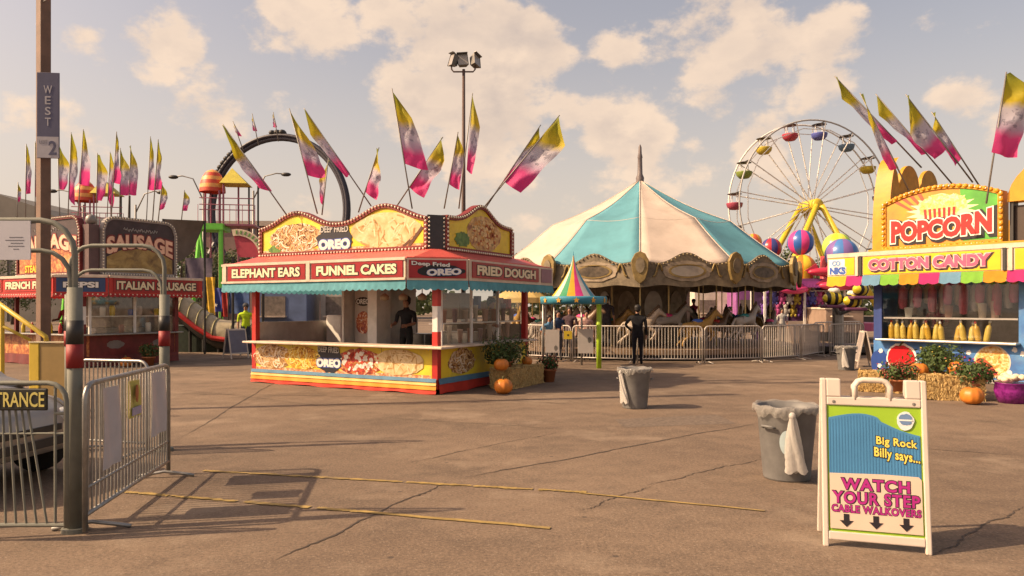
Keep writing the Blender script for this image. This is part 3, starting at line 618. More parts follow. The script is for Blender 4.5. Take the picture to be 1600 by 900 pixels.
# sloping red deck under the boards
MB().add([(-L-.3,-.35,2.67),(-.30,-.35,2.67),(.35,.3,2.67),(.35,W+.3,2.67),(-L-.3,W+.3,2.67),(-L+.1,.05,2.84),(-.15,.05,2.84),(-.05,.15,2.84),(-.05,W-.1,2.84),(-L+.1,W-.1,2.84)],
         [(0,1,6,5),(1,2,7,6),(2,3,8,7),(3,4,9,8),(4,0,5,9),(5,6,7,8,9),(4,3,2,1,0)]).build('roof_deck', SALMON, fs)
def hump(u):   # double arch
    return 3.42+.36*math.exp(-((u-.24)/.155)**2)+.36*math.exp(-((u-.77)/.155)**2)
RIM = mat('dark_red_rim', (.22,.025,.02), .5)
bo, M, BL = board(fs, (-L+.16,.08), (-.30,.08), 2.86, hump, PANELY, RIM)
disc(bo, M, BL*.235, 3.22, .78, .32, PLATE, 'cake_print', seed=1, y=-.004)
strands(bo, M, BL*.235, 3.22, .76, .31, CAKE, 90, -.009, 31, .022); strands(bo, M, BL*.775, 3.27, .86, .35, EARC, 26, -.0125, 32, .03, 2.)
disc(bo, M, BL*.10, 2.99, .20, .10, LETTUCE, 'leaf_print', seed=4, rough=.15, y=-.007)
MB().box(.08, BL-.08, -.006, -.001, 2.90, 2.97, M).build('crumb_print', CONFETTI, bo)
disc(bo, M, BL*.775, 3.27, .88, .36, EAR, 'pastry_print', seed=2, rough=.03, y=-.008)
MB().add([(BL*.90,-.013,2.93),(BL*.915,-.013,2.92),(BL*.985,-.013,3.28),(BL*.97,-.013,3.3)], [(0,1,2,3)], M).build('spice_print', mat('spice_brown', (.12,.045,.02), .6), bo)
MB().add([(BL*.87,-.012,2.93),(BL*.885,-.012,2.92),(BL*.965,-.012,3.18),(BL*.952,-.012,3.2)], [(0,1,2,3)], M).build('spice_print', mat('spice_brown', (.12,.045,.02), .6), bo)
cookie(bo, M, BL*.48, 3.13, .86, .58, y=-.012, top='DEEP FRIED')
# dark corner piece and the side board
M, LL = fr((-.27,.06), (-.04,.34)); MB().box(0, LL, -.02, .05, 2.85, 3.52, M).build('corner_board', mat('charcoal_panel', (.05,.045,.05), .5), fs)
bulbs([(.03, z/100) for z in range(290, 352, 8)]+[(LL-.03, z/100) for z in range(290, 352, 8)], M, fs, .02)
def hump1(u): return 3.50+.36*math.exp(-((u-.5)/.21)**2)
bo, M, BL = board(fs, (-.03,.36), (-.03,3.05), 2.86, hump1, PANELY, RIM)
disc(bo, M, BL*.55, 3.28, .72, .38, PIZZA, 'topping_print', seed=6, y=-.004); disc(bo, M, BL*.22, 3.10, .28, .16, LETTUCE, 'leaf_print', seed=7, rough=.14, y=-.009)
spots(bo, M, BL*.55, 3.28, .66, .34, [(.62,.30,.06),(.40,.10,.02),(.80,.56,.25)], 40, -.0085, 33, .06)
# far boards, seen from behind
MB().box(-L+.2,-.3,W-.15,W-.08,2.85,3.5).build('sign_board_back', mat('board_back', (.28,.10,.08), .6), fs)
# front food panel
M, LL = fr((-L,0), (-.12,0)); yy = -.012
disc(fs, M, .62, .60, .62, .27, PLATE, 'cake_print', yy-.004, .07, 11); disc(fs, M, 1.52, .60, .55, .25, FRIES, 'fritter_print', yy-.006, .10, 12)
disc(fs, M, 3.12, .58, .62, .27, BERRY, 'berry_cake_print', yy-.006, .09, 13); disc(fs, M, 4.12, .60, .62, .26, EAR, 'pastry_print', yy-.008, .03, 14)
strands(fs, M, .62, .60, .60, .26, CAKE, 80, yy-.0085, 41, .02); strands(fs, M, 1.52, .60, .54, .24, FRY, 80, yy-.0105, 42, .02); spots(fs, M, 3.12, .58, .60, .26, [(.50,.22,.05),(.42,.03,.02),(.60,.06,.03),(.88,.80,.70)], 40, yy-.0105, 43, .05); strands(fs, M, 4.12, .60, .60, .25, EARC, 24, yy-.0125, 44, .026, 2.)
MB().box(0.02, LL-.02, yy-.003, yy, .30, .37, M).build('crumb_print', CONFETTI, fs)
cookie(fs, M, 2.28, .60, .66, .50, yy-.010, top='DEEP FRIED')
for x in (1.23, 2.46, 3.69): MB().box(x-.004, x+.004, yy-.0005, yy+.006, .285, .895, M).build('panel_seam', DARK, fs)
for x in (.06, 1.17, 1.29, 2.40, 2.52, 3.63, 3.75, 4.84):
    for z in (.32, .86): MB().ball((x, -.013, z), .009, 6, 4, M).build('rivet', STEEL, fs)
wavy_skirt(fs, (-L-.02,0), (0,0), [(.24,.31,mat('skirt_blue', (.10,.22,.33), .8)),(.175,.24,mat('skirt_sand', (.75,.50,.17), .8)),(.09,.175,mat('skirt_orange', (.75,.30,.03), .8)),(.015,.09,mat('skirt_red', (.55,.04,.02), .8))])
# side panel prints and skirt
M, LL = fr((0,.12), (0,W)); disc(fs, M, .75, .60, .50, .26, PLATE, 'cake_print', yy-.004, .07, 15); disc(fs, M, 2.9, .62, .5, .26, EAR, 'pastry_print', yy-.004, .05, 16)
wavy_skirt(fs, (0,0), (0,W), [(.2,.31,mat('skirt_blue', (.10,.22,.33), .8)),(.015,.2,mat('skirt_red', (.55,.04,.02), .8))])
strands(fs, M, .75, .60, .48, .25, CAKE, 60, yy-.0085, 45, .02); strands(fs, M, 2.9, .62, .48, .25, EARC, 20, yy-.0085, 46, .025, 2.)
CUPS = [mat('cup_%d' % i, c_, .4) for i, c_ in enumerate([(.6,.5,.45),(.4,.2,.15),(.65,.6,.55),(.25,.18,.22),(.55,.35,.3)])]
# inside
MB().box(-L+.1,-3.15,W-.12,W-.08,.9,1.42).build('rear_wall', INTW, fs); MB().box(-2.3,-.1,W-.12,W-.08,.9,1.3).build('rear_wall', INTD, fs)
MB().box(-L+.02,-L+.06,.1,W-.1,.9,1.36).build('end_wall', INTW, fs)
MB().box(-3.22,-3.16,.9,W-.15,.22,2.2).build('partition', INTW, fs); MB().box(-3.1,-2.6,1.2,1.25,.9,2.2).build('menu_poster', mat('poster_ground', (.5,.42,.36), .5), fs)
M, _ = fr((-3.1,1.2), (-2.6,1.2)); disc(fs, M, .25, 1.35, .2, .26, BERRY, 'poster_print', seed=21); disc(fs, M, .25, 1.83, .22, .1, BLACK, 'poster_print', seed=22); txt('OREO', M, .25, 1.83, .38, .12, WPRINT, fs, y=-.012, off=.03)
MB().box(-2.56,-2.3,1.0,1.5,.22,2.2).build('white_cabinet', WHITE, fs, bevel=.01)
for x in (-4.3,-1.75,-.85): MB().box(x-.03,x+.03,W-.1,W-.04,.9,2.2).build('mullion', DARK if x > -2 else WHITE, fs)
MB().box(-1.3,-.5,1.9,2.5,.22,1.15).build('fryer', mat('fryer_steel', (.4,.38,.36), .35, metal=.8), fs, bevel=.02); MB().box(-2.2,-1.5,1.7,2.2,.22,1.10).build('prep_table', mat('fryer_steel', (.4,.38,.36), .35), fs, bevel=.02)
MB().box(-.8,-.25,1.2,1.7,1.45,2.0).build('warming_case', mat('case_glass', (.22,.2,.17), .3), fs, bevel=.02); MB().box(-.85,-.2,1.15,1.75,1.40,1.45).build('case_shelf', WHITE, fs)
MB().box(-4.9,-3.35,W-.16,W-.121,1.62,2.15).build('menu_board', mat('menu_board', (.10,.13,.30), .5, var=.5, scale=5), fs); MB().box(-4.2,-3.5,2.0,2.6,.22,1.28).build('drink_machine', mat('machine_red', (.42,.05,.04), .4), fs, bevel=.03); MB().box(-4.9,-4.4,2.2,2.7,.22,1.5).build('fridge', WHITE, fs, bevel=.03)
MB().box(-2.25,-.2,W-.35,W-.12,1.62,1.66).build('rear_shelf', WHITE, fs)
for k in range(9): x_ = -2.15+.21*k; h_ = .16+.16*abs(math.sin(k*1.9)); MB().box(x_, x_+.14, W-.32, W-.18, 1.661, 1.66+h_).build('supply_box', [CUPS[k % 5], RED, YEL, BLUEP, WPRINT][(k*2) % 5], fs)
for k in range(4): MB().tube((-2.0+.5*k,.9,2.0), (-2.0+.5*k,.9,2.2), .012, n=5).build('hook', STEEL, fs); MB().lathe([(.01,0),(.09,.02),(.10,.1),(.02,.16)], 12, (-2.0+.5*k,.9,1.84)).build('hanging_lamp', mat('lamp_shade_tan', (.4,.3,.2), .4), fs, True)
# glazed side with shelves of goods
M, LL = fr((0,.2), (0,W-.12))
for k in range(3):
    a = .05+k*1.13; MB().box(a, a+1.08, .06, .068, .95, 2.16, M).build('window_pane', PANE, fs)
    MB().box(a-.04, a, .04, .09, .94, 2.2, M).build('window_mullion', WHITE, fs)
MB().box(.0, LL, .10, .34, 1.36, 1.385, M).build('display_shelf', WHITE, fs)
for k in range(16):
    a = .15+k*.205; z = 1.386 if k % 2 else .944; r = .05+.03*random.random(); h = .22+.16*random.random()
    cup = MB().lathe([(.005,z+.001),(r*.75,z+.001),(r,z+h),(r*1.08,z+h),(r*1.08,z+h+.03),(.005,z+h+.03)], 12, (0,0,0), M @ Matrix.Translation((a,.22,0))).build('paper_cup', CUPS[k % 5], None, True)
    cup.parent = None; cup.matrix_world = fs.matrix_basis; tag(cup, '%s paper cup on the %s shelf behind the glass of the funnel cake stand' % (ORD[k//2], 'upper' if k % 2 else 'lower'), 'cup', 'cups in the funnel cake stand window')
def on_stand(x, y, z=0, st=fs):
    st_ = st.matrix_basis if False else Matrix.Translation(st.location) @ Matrix.Rotation(st.rotation_euler.z, 4, 'Z'); return st_ @ Vector((x, y, z))
person('vendor in dark shirt standing inside the funnel cake stand', on_stand(-1.75,1.35,.22), R(-20), 1.72, (.03,.03,.035), (.03,.03,.03), arms=('fwd','fwd'))
person('vendor in white shirt and dark cap at the back of the funnel cake stand', on_stand(-.35,2.7,.22), R(40), 1.70, (.45,.42,.4), (.04,.04,.05), hat=(.03,.03,.03), arms=('fwd','down'))

# ---- sausage stand
ss = thing('sausage_stand', 'red sausage stand with arched dark sign boards behind the entrance gates', 'food stand', (-12, 20, 0), R(-30))
L2, W2 = 5.2, 2.95
MAROON = mat('maroon_panel', (.16,.02,.02), .5, var=.3); REDV = mat('red_valance', (.45,.03,.03), .7, thru=.2)
SAUSP = ramp_mat('sausage_food_print', [(.3,(.16,.05,.02)),(.48,(.45,.12,.04)),(.6,(.70,.35,.10)),(.75,(.8,.62,.35))], 6, dist=.8)
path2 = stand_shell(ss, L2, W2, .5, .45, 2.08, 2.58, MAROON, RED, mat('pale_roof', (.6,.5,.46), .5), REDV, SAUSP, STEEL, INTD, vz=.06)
A0, A1, A2, A3, A4 = path2
LF2 = A2[0]-A1[0]
sign_panel(ss, A1, A2, LF2-4.0, LF2-2.75, 2.15, 2.50, RED, 'SAUSAGE', off=.03); sign_panel(ss, A1, A2, LF2-2.62, LF2-.1, 2.15, 2.50, RED, 'FRENCH FRIES', off=.03, wfrac=.92)
M = sign_panel(ss, A2, A3, .06, 1.28, 2.13, 2.52, mat('navy_panel', (.03,.06,.16), .4), 'PEPSI', lm=WPRINT, off=.03, hfrac=.42, wfrac=.72)
sign_panel(ss, A3, A4, .12, A4[1]-A3[1]-.15, 2.13, 2.52, DKRED, 'ITALIAN SAUSAGE', off=.02, wfrac=.93)
for (p, q) in ((A1,A2),(A2,A3),(A3,A4)):
    M, LL = fr(p, q); MB().box(0, LL, -.07, -.032, 2.53, 2.60, M).build('fascia_trim', CREAM, ss)
    bulbs([(x*.13+.05, 2.06) for x in range(int(LL/.13))], M, ss, .025)
SB = mat('sign_dark_brown', (.055,.035,.04), .5, var=.3); GOLDR = mat('silver_rim', (.30,.26,.24), .45)
def rr_board(parent, p, q, z0, z1, rad, m, border):
    def top(u, LL=None):
        M_, l = fr(p, q); x = u*l; e = min(x, l-x)
        return z1 if e > rad else z1-rad+math.sqrt(max(0, rad*rad-(rad-e)**2))
    return board(parent, p, q, z0, top, m, border)
for (p, q, nm) in (((-3.75,.15),(-.35,.15),0),((.05,.55),(.05,2.85),1)):
    bo, M, BL = rr_board(ss, p, q, 2.66, 4.30, .38, SB, MAROON if nm == 0 else GOLDR)
    MB().prism([(.12,2.72),(BL-.12,2.72),(BL-.12,3.15),(BL*.75,3.38),(BL*.5,3.44),(BL*.25,3.38),(.12,3.15)], -.006, -.002, M).build('food_print', SAUSP if nm == 0 else ramp_mat('dull_food_print', [(.3,(.12,.06,.02)),(.5,(.34,.22,.06)),(.7,(.5,.36,.12))], 3), bo)
    ltxt('SAUSAGE', M, BL/2, 3.46, BL*.9, .42, mat('pale_orange_letters', (.85,.52,.36), .5), mat('dark_red_outline', (.2,.02,.02), .5), bo, off=.03, o2=.06, arc=.18, y=-.01, smile=.25)
    MB().path([M @ Vector((BL*(.27+.46*i/40), -.004, 3.98+.05*math.sin(i*1.9)+.02*math.sin(i*.7))) for i in range(41)], .011, 4).build('script_print', mat('grey_letters', (.5,.48,.45), .5), bo)
    if nm == 0: ltxt('STEAK', M, BL*.25, 2.85, .8, .22, YEL, RED, bo, y=-.012, off=.02)
MB().box(-.35,-.02,.2,.5,2.62,4.05).build('corner_board', mat('brown_slat', (.13,.08,.08), .6), ss)
MB().lathe([(.02,0),(.12,.02),(.15,.1),(.13,.2),(.08,.26),(.02,.28)], 12, (-.18,.35,4.06)).build('roof_lamp', GREYPOLE, ss, True)
MB().box(-L2+.1,-.1,W2-.1,W2-.05,.9,2.05).build('rear_wall', mat('rear_panel_brown', (.22,.16,.12), .6, var=.4), ss)
for x in (-3.6,-1.9): MB().box(x-.05,x+.05,0,.1,.94,2.1).build('front_post', MAROON, ss)
M, LL = fr((0,.2), (0,W2-.12))
for k in range(2):
    a = .05+k*1.33; MB().box(a, a+1.25, .05, .058, .95, 2.05, M).build('window_pane', PANE, ss); MB().box(a-.03, a+.03, .03, .09, .94, 2.1, M).build('window_mullion', WHITE, ss)
MB().box(0, LL, .1, .4, 1.42, 1.45, M).build('display_shelf', WHITE, ss); MB().box(.2, LL-.2, .8, 1.3, .2, 1.1, M).build('grill', STEEL, ss, bevel=.02)
MB().box(0, LL, -.02, -.012, .30, .88, M).build('side_print', MAROON, ss)
for a in (.75, 2.15): disc(ss, M, a, .62, .26, .12, mat('grey_print', (.22,.19,.18), .5), 'sausage_print', -.018, .08, int(a*9))
wavy_skirt(ss, (-L2,0), (0,0), [(.015,.3,MAROON)]); wavy_skirt(ss, (0,0), (0,W2), [(.015,.3,MAROON)])
for k in range(9):
    a_ = .25+.28*k; zz = 1.451 if k % 3 else .944; hh = .16+.14*abs(math.sin(k*2.3)); bx_ = MB().lathe([(.005,0),(.07,0),(.08,hh*.8),(.06,hh),(.005,hh)], 12).build('steel_canister' if k % 2 else 'sauce_tub', [CUPS[0], WPRINT, YEL, CUPS[1], BLUEP][k % 5], None, True); bx_.location = on_stand(-.25, .2+a_, zz, ss)
    tag(bx_, '%s container from the corner behind the sausage stand side window' % ORD[k], 'container', 'containers in the sausage stand window')
for k in range(5):
    bt = MB().lathe([(.005,0),(.05,0),(.05,.2),(.02,.27),(.02,.31),(.005,.31)], 10).build('condiment_bottle', [RED, YEL, WPRINT][k % 3], None, True)
    bt.location = on_stand(-.9-.5*k, -.1, .945, ss); tag(bt, ['red sauce bottle','yellow sauce bottle','white sauce bottle','red sauce bottle','yellow sauce bottle'][k]+' on the sausage stand counter, '+ORD[k]+' from the corner', 'bottle', 'bottles on the sausage counter')
bun = person('vendor in red shirt behind the sausage stand counter', on_stand(-3.0,1.2,.22,ss), R(-10), 1.7, (.35,.04,.04), (.05,.05,.06), arms=('fwd','fwd'))
mum('dark potted mum in the shade of the sausage stand', on_stand(.75,1.5,0,ss), .34, .32, (.4,.12,.03), 60, 600, group='mums at the stands')
pumpkin('pumpkin on the ground beside the sausage stand', on_stand(.7,.85,0,ss), .17)

# ---- straw, pumpkins and mum by the funnel cake stand
hay('straw bale in the shade against the side of the funnel cake stand', on_stand(.62,2.15), R(-28.4+90), 1.5, .5, .42)
mum('large dark mum on the shaded straw bale of the funnel cake stand', on_stand(.55,1.75,.40), .52, .46, (.35,.2,.03), 50, 1100, .15, .16)
pumpkin('shaded pumpkin on the bale below the large dark mum', on_stand(.78,1.15,.41), .15)
pumpkin('shaded pumpkin on the asphalt in front of the bale', on_stand(1.05,.75), .18)
mum('small dark red mum in a pot at the far end of the shaded bale', on_stand(.85,3.25), .26, .2, (.4,.03,.03), 120, 500, .16, .3)
pumpkin('pumpkin on the far end of the shaded bale', on_stand(.62,2.6,.41), .12)

# ------------------------------------------------------------------ popcorn stand
ps = thing('popcorn_stand', 'yellow and blue popcorn and cotton candy stand with rainbow valance', 'food stand', (9.03, 17.9, 0), R(-53.8))
PX, PW, po = 5.4, 3.4, .6
SKYB = ramp_mat('blue_starry_panel', [(.3,(.03,.09,.30)),(.5,(.06,.20,.48)),(.7,(.14,.36,.62))], 1.3, dist=.3); CHROME = mat('brushed_trim', (.5,.48,.45), .35, metal=.6)
ORANGE = mat('orange_yellow_paint', (.62,.28,.008), .5, var=.15, dirt=.15); OBACK = mat('orange_board_back', (.58,.29,.015), .6, var=.2)
def pm(p, q): return fr(p, q)
MB().box(0, PX, 0, .06, .10, .88).build('front_wall', SKYB, ps); MB().box(0, .06, .062, PW, .10, 2.3).build('end_wall', SKYB, ps); MB().box(PX-.06, PX, .062, PW, .10, 2.3).build('end_wall', SKYB, ps)
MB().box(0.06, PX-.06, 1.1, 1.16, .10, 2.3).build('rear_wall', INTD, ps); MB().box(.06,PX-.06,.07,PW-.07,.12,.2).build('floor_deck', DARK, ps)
MB().box(0.002, .20, 0.001, .058, .882, 2.3).build('front_pillar', mat('blue_pillar', (.03,.06,.22), .45), ps); MB().box(3.12, 3.7, 0.001, .058, .882, 2.3).build('front_pillar', SKYB, ps); MB().box(5.2, 5.39, 0.001, .058, .882, 2.3).build('front_pillar', SKYB, ps)
MB().box(.16, 3.16, -.26, .3, .885, .93).build('counter', CHROME, ps, bevel=.01); MB().box(3.7, 5.2, -.26, .3, .885, .93).build('counter', CHROME, ps, bevel=.01)
MB().box(.24, 3.10, .02, .30, 1.42, 1.46).build('display_shelf', CHROME, ps)
MB().box(.22, 3.11, .004, .010, 1.465, 2.28).build('window_pane', PANE, ps); MB().box(.22, 3.11, .004, .010, .935, 1.415).build('window_pane', PANE, ps)
MB().slab([(-.85,-po),(PX+.4,-po),(PX+.4,PW+.3),(-.85,PW-2.2)], 2.46, 2.99).build('canopy_box', mat('pale_canopy', (.72,.55,.30), .5), ps)
Mf, LFp = fr((-.85,-po), (PX+.4,-po))
MB().box(0, LFp, -.05, -.004, 2.94, 3.04, Mf).build('fascia_trim', CREAM, ps); MB().box(0, LFp, -.03, -.004, 2.46, 2.94, Mf).build('fascia', CREAM, ps)
YELP = mat('bright_yellow_panel', (.74,.50,.012), .45, var=.12, scale=2)
MB().box(.03, .70, -.045, -.032, 2.50, 2.92, Mf).build('sign_panel', YELP, ps); MB().box(.92, 3.86, -.045, -.032, 2.49, 2.92, Mf).build('sign_panel', YELP, ps); MB().box(4.12, 6.4, -.045, -.032, 2.49, 2.92, Mf).build('sign_panel', YELP, ps)
for x in (.74, .83, 3.90, 4.02): MB().box(x, x+.06, -.07, -.032, 2.47, 2.95, Mf).build('fascia_trim', CREAM if x in (.74, 4.02) else DARK, ps)
MB().box(.04, .46, -.048, -.044, 2.51, 2.90, Mf).build('sign_panel', mat('pale_blue_print', (.62,.70,.78), .5), ps)
ltxt('CO', Mf, .24, 2.80, .22, .13, mat('mid_blue_print', (.15,.30,.62), .5), WPRINT, ps, y=-.05, off=.03); ltxt('NKS', Mf, .28, 2.61, .42, .18, BLUEP, WPRINT, ps, y=-.05, off=.05)
CP = mat('cotton_pink', (.72,.10,.20), .5, var=.1)
ltxt('COTTON CANDY', Mf, 2.40, 2.70, 2.62, .27, mat('candy_black_shadow', (.05,.02,.02), .5), mat('candy_black_shadow', (.05,.02,.02), .5), ps, y=-.047, off=.05, o2=.12)
ltxt('COTTON CANDY', Mf, 2.37, 2.72, 2.62, .27, CP, mat('pale_pink', (.82,.52,.48), .5), ps, y=-.058, off=.045, o2=.05)
MB().box(4.30, 6.0, -.049, -.044, 2.54, 2.88, Mf).build('sign_panel', WPRINT, ps); MB().box(4.35, 5.95, -.054, -.0492, 2.57, 2.85, Mf).build('sign_panel', BLUEP, ps)
rb = [(.72,.46,.02),(.52,.02,.18),(.16,.34,.50),(.22,.52,.05),(.70,.30,.01)]; RB = [mat('valance_%s' % n_, c_, .75, thru=.3, var=.12) for n_, c_ in zip(('yellow','magenta','sky','lime','orange'), rb)]
seqx = [0,.50,.90] ; seq = [0,1]
x = .90; k = 2; 
while x < LFp-.05: x = min(LFp, x+.44); seqx.append(x); seq.append(k % 5); k = k+1 if k % 5 != 4 else k+2
for i, ci in enumerate(seq):
    a, b = Mf @ Vector((seqx[i],0,0)), Mf @ Vector((seqx[i+1],0,0)); valance(ps, a.xy, b.xy, 2.25, 2.475, RB[ci], 'valance_flap', .22, out=.035, flare=.05)
# POPCORN board
def ptop(u): return 4.22+.28*(1-(2*u-1)**2)
PB = ramp_mat('popcorn_board_print', [(.35,(.66,.38,.015)),(.55,(.62,.26,.03)),(.7,(.55,.15,.04))], .9, dist=.1)
bo, M, BL = board(ps, (.26,-.02), (2.80,-.02), 3.12, ptop, PB, ORANGE, th=.3, step=.11)
sc_ = MB()
for (x, z) in along([(0,3.12)]+[(BL*i/28, ptop(i/28)) for i in range(29)]+[(BL,3.12),(0,3.12)], .13): sc_.ball((x, -.03, z), (.055,.045,.05), 8, 5, M)
sc_.build('scalloped_edge', ORANGE, bo, True, stuff=True)
MB().prism([(BL*.70,3.2),(BL-.06,3.2)]+[(BL*(1-.024-.3*i/10), ptop(1-.024-.3*i/10)-.07) for i in range(11)], -.004, -.001, M).build('green_field', mat('popcorn_green', (.10,.42,.05), .45, var=.3, scale=1.5), bo)
for i in range(4): MB().prism([(BL*.5,3.6),(BL*(.10+.07*i),ptop(.10+.07*i)-.08),(BL*(.135+.07*i),ptop(.135+.07*i)-.08)], -.0045-.0003*i, -.001, M).build('ray_print', mat('ray_red', (.55,.10,.05), .45), bo)
star = []
for i in range(36): a = 2*math.pi*i/36; q = 1 if i % 2 else .68; star.append((BL*.52+.80*q*math.cos(a), 3.92+.42*q*math.sin(a)))
MB().prism(star, -.006, -.002, M).build('burst_print', mat('burst_cream', (.86,.70,.45), .5), bo); disc(bo, M, BL*.52, 4.06, .52, .26, ramp_mat('popcorn_heap_print', [(.35,(.62,.40,.06)),(.5,(.85,.66,.18)),(.65,(.90,.82,.55))], 12), 'popcorn_print', -.008, .1, 5)
for i in range(7): MB().prism([(BL*.38+i*.10,3.74),(BL*.38+i*.10+.05,3.74),(BL*.37+i*.105+.06,4.0),(BL*.37+i*.105,4.0)], -.015, -.011, M).build('stripe_print', RED, bo)
PRED = mat('popcorn_red', (.55,.02,.018), .45)
ltxt('POPCORN', M, BL*.505+.03, 3.55, BL*.86, .47, BLACK, BLACK, bo, y=-.017, off=.045, o2=.11, arc=-.05, slant=.10, smile=.18)
ltxt('POPCORN', M, BL*.505, 3.58, BL*.86, .47, PRED, WPRINT, bo, y=-.028, off=.045, o2=.05, arc=-.05, slant=.10, smile=.18)
MB().box(.02, 5.5, -.30, -.10, 3.04, 3.11).build('board_ledge', ORANGE, ps)
# end board with three scallops, seen from its inner side
def endboard(x0, th, y0=.05):
    tp = []
    for k in range(3):
        a, b = y0+k*1.12, y0+(k+1)*1.12
        for i in range(11):
            u = i/10; base = 4.75 if not (k == 0 and u < .5) else 3.4
            tp.append((a+(b-a)*u, base+(5.42-base)*math.sqrt(max(0, 1-(2*u-1)**2))))
    pl = [(y0,3.04)]+tp+[(y0+3.36,3.04)]
    vs = [(x0, y, z) for y, z in pl]+[(x0+th, y, z) for y, z in pl]; k = len(pl)
    return MB().add(vs, [tuple(range(k)), tuple(range(2*k-1, k-1, -1))]+[(i, i+k, (i+1) % k+k, (i+1) % k) for i in range(k)])
e1 = endboard(-.02, .10).build('end_board', OBACK, ps); 
rim = MB(); 
for i in range(24):
    a0, a1 = math.pi/2*i/24, math.pi/2*(i+1)/24
    pts = [(.05+.56*(1-math.cos(a)), 3.4+2.02*math.sin(a)) for a in (a0, a1)]
    rim.add([(-.03,pts[0][0]-.05,pts[0][1]+.03),(.38,pts[0][0]-.05,pts[0][1]+.03),(.38,pts[1][0]-.05,pts[1][1]+.03),(-.03,pts[1][0]-.05,pts[1][1]+.03)], [(0,1,2,3)])
rim.add([(-.03,0,3.05),(.38,0,3.05),(.38,0,3.43),(-.03,0,3.43)], [(0,1,2,3)])
rim.build('end_board_cap', ORANGE, e1)
MB().box(2.95,3.02,.0,.28,3.04,4.2).build('board_edge', DARK, ps); MB().box(3.02,5.3,.10,.30,3.04,3.9).build('sign_board', mat('dark_board', (.06,.04,.03), .5), ps)
arc_ = [(2.92,3.98)]+[(4.0-1.08*math.cos(math.pi*i/16), 3.98+.95*math.sin(math.pi*i/16)) for i in range(17)]+[(5.08,3.98)]
MB().prism(arc_[1:-1], -.05, .35).build('arched_awning', ORANGE, ps)
MB().box(.4,5.2,PW-.4,PW-.3,3.0,3.9).build('rear_board', OBACK, ps)
# front wall prints
M, _ = fr((0,0), (PX,0))
disc(ps, M, .68, .47, .36, .36, WPRINT, 'apple_outline', .0, .04, 3); disc(ps, M, .67, .47, .32, .31, mat('candy_apple', (.55,.012,.02), .3), 'apple_print', -.004, .03, 3)
MB().prism([(.60,.74),(.66,.76),(.80,.93),(.72,.92)], -.010, -.006, M).build('apple_stem_print', STEM, ps)
disc(ps, M, 2.62, .50, .36, .36, mat('bowl_rim', (.75,.60,.45), .5), 'bowl_outline', .0, .02, 4); disc(ps, M, 2.62, .50, .33, .33, ramp_mat('corn_print', [(.35,(.50,.12,.02)),(.48,(.75,.40,.08)),(.62,(.90,.75,.45))], 14), 'popcorn_print', -.004, .02, 4)
MB().prism([(2.35,.32),(2.5,.2),(2.75,.2),(2.62,.42),(2.45,.58),(2.30,.52)], -.009, -.005, M).build('bowl_print', mat('bowl_red', (.42,.08,.03), .5), ps)
disc(ps, M, 1.95, .35, .40, .3, mat('deep_blue_print', (.02,.06,.26), .4), 'cloud_print', .001, .05, 8); disc(ps, M, .15, .35, .22, .3, mat('deep_blue_print', (.02,.06,.26), .4), 'cloud_print', .001, .05, 9)
for (x, z) in ((.18,.62),(.15,.25),(1.15,.72),(1.3,.35),(2.15,.68),(2.95,.28),(3.2,.7),(3.6,.45),(2.2,.2),(1.1,.15),(3.05,.78)): disc(ps, M, x, z, .05, .055, WPRINT, 'star_print', -.003, .2, int(x*10))
MB().box(0, PX, -.02, .05, .02, .105).build('sill_rail', CHROME, ps)
# contents: bottles, tubs, bags
def on_pop(x, y, z): return on_stand(x, y, z, ps)
BT = [mat('amber_bottle', (.60,.36,.04), .3, var=.25), mat('mustard_bottle', (.66,.48,.10), .35, var=.2)]
bm_ = MB().lathe([(.005,0),(.06,0),(.065,.05),(.065,.27),(.05,.33),(.022,.36),(.022,.41),(.005,.42)], 12).build('drink_bottle', BT[0], None, True)
for k in range(14):
    x = .36+k*.145 if k < 9 else 1.84+(k-9)*.15
    b = bm_ if k == 0 else bpy.data.objects.new('drink_bottle', bm_.data.copy())
    b.data.materials[0] = BT[(k*k) % 3 > 0]
    if k: COL.objects.link(b)
    b.location = on_pop(x, .16, .931); b.scale = (1, 1, 1+.06*math.sin(k*2.1)); b.rotation_euler = (R(5*math.sin(k*5)), R(9*math.sin(k*3)), 0)
    cp = MB().lathe([(.005,.405),(.028,.405),(.028,.45),(.012,.46),(.012,.50),(.004,.505)], 8).build('cap', WPRINT if k % 3 else RED, b, True); b.data = b.data if k % 4 else b.data
    tag(b, 'amber drink bottle %s from the left in the lower window of the popcorn stand' % ORD[k], 'bottle', 'drink bottles in the popcorn stand')
BG = [mat('bag_%d' % i, c_, .35, thru=.2, var=.2) for i, c_ in enumerate([(.50,.10,.14),(.55,.46,.42),(.60,.18,.28),(.46,.30,.20)])]
nm_ = ['dull red','pale grey','pink','tan']
for k in range(15):
    x = .62+k*.168; zt = 2.27; ln = .62+.14*math.sin(k*1.7)
    bg_ = MB().lathe([(.01,0),(.07,.02),(.098,ln*.3),(.092,ln*.75),(.03,ln*.93),(.05,ln)], 14, fn=lambda a, z: 1+.1*math.sin(a*5+z*9)).build('candy_bag', BG[k % 4], None, True)
    bg_.location = on_pop(x, .20+.16*(k % 2), zt-ln); tag(bg_, '%s candy bag hanging %s from the left in the popcorn stand window' % (nm_[k % 4], ORD[k]), 'bag', 'bags hanging in the popcorn stand')
tb = MB().lathe([(.005,0),(.07,0),(.095,.22),(.1,.22),(.1,.24),(.005,.24)], 14)
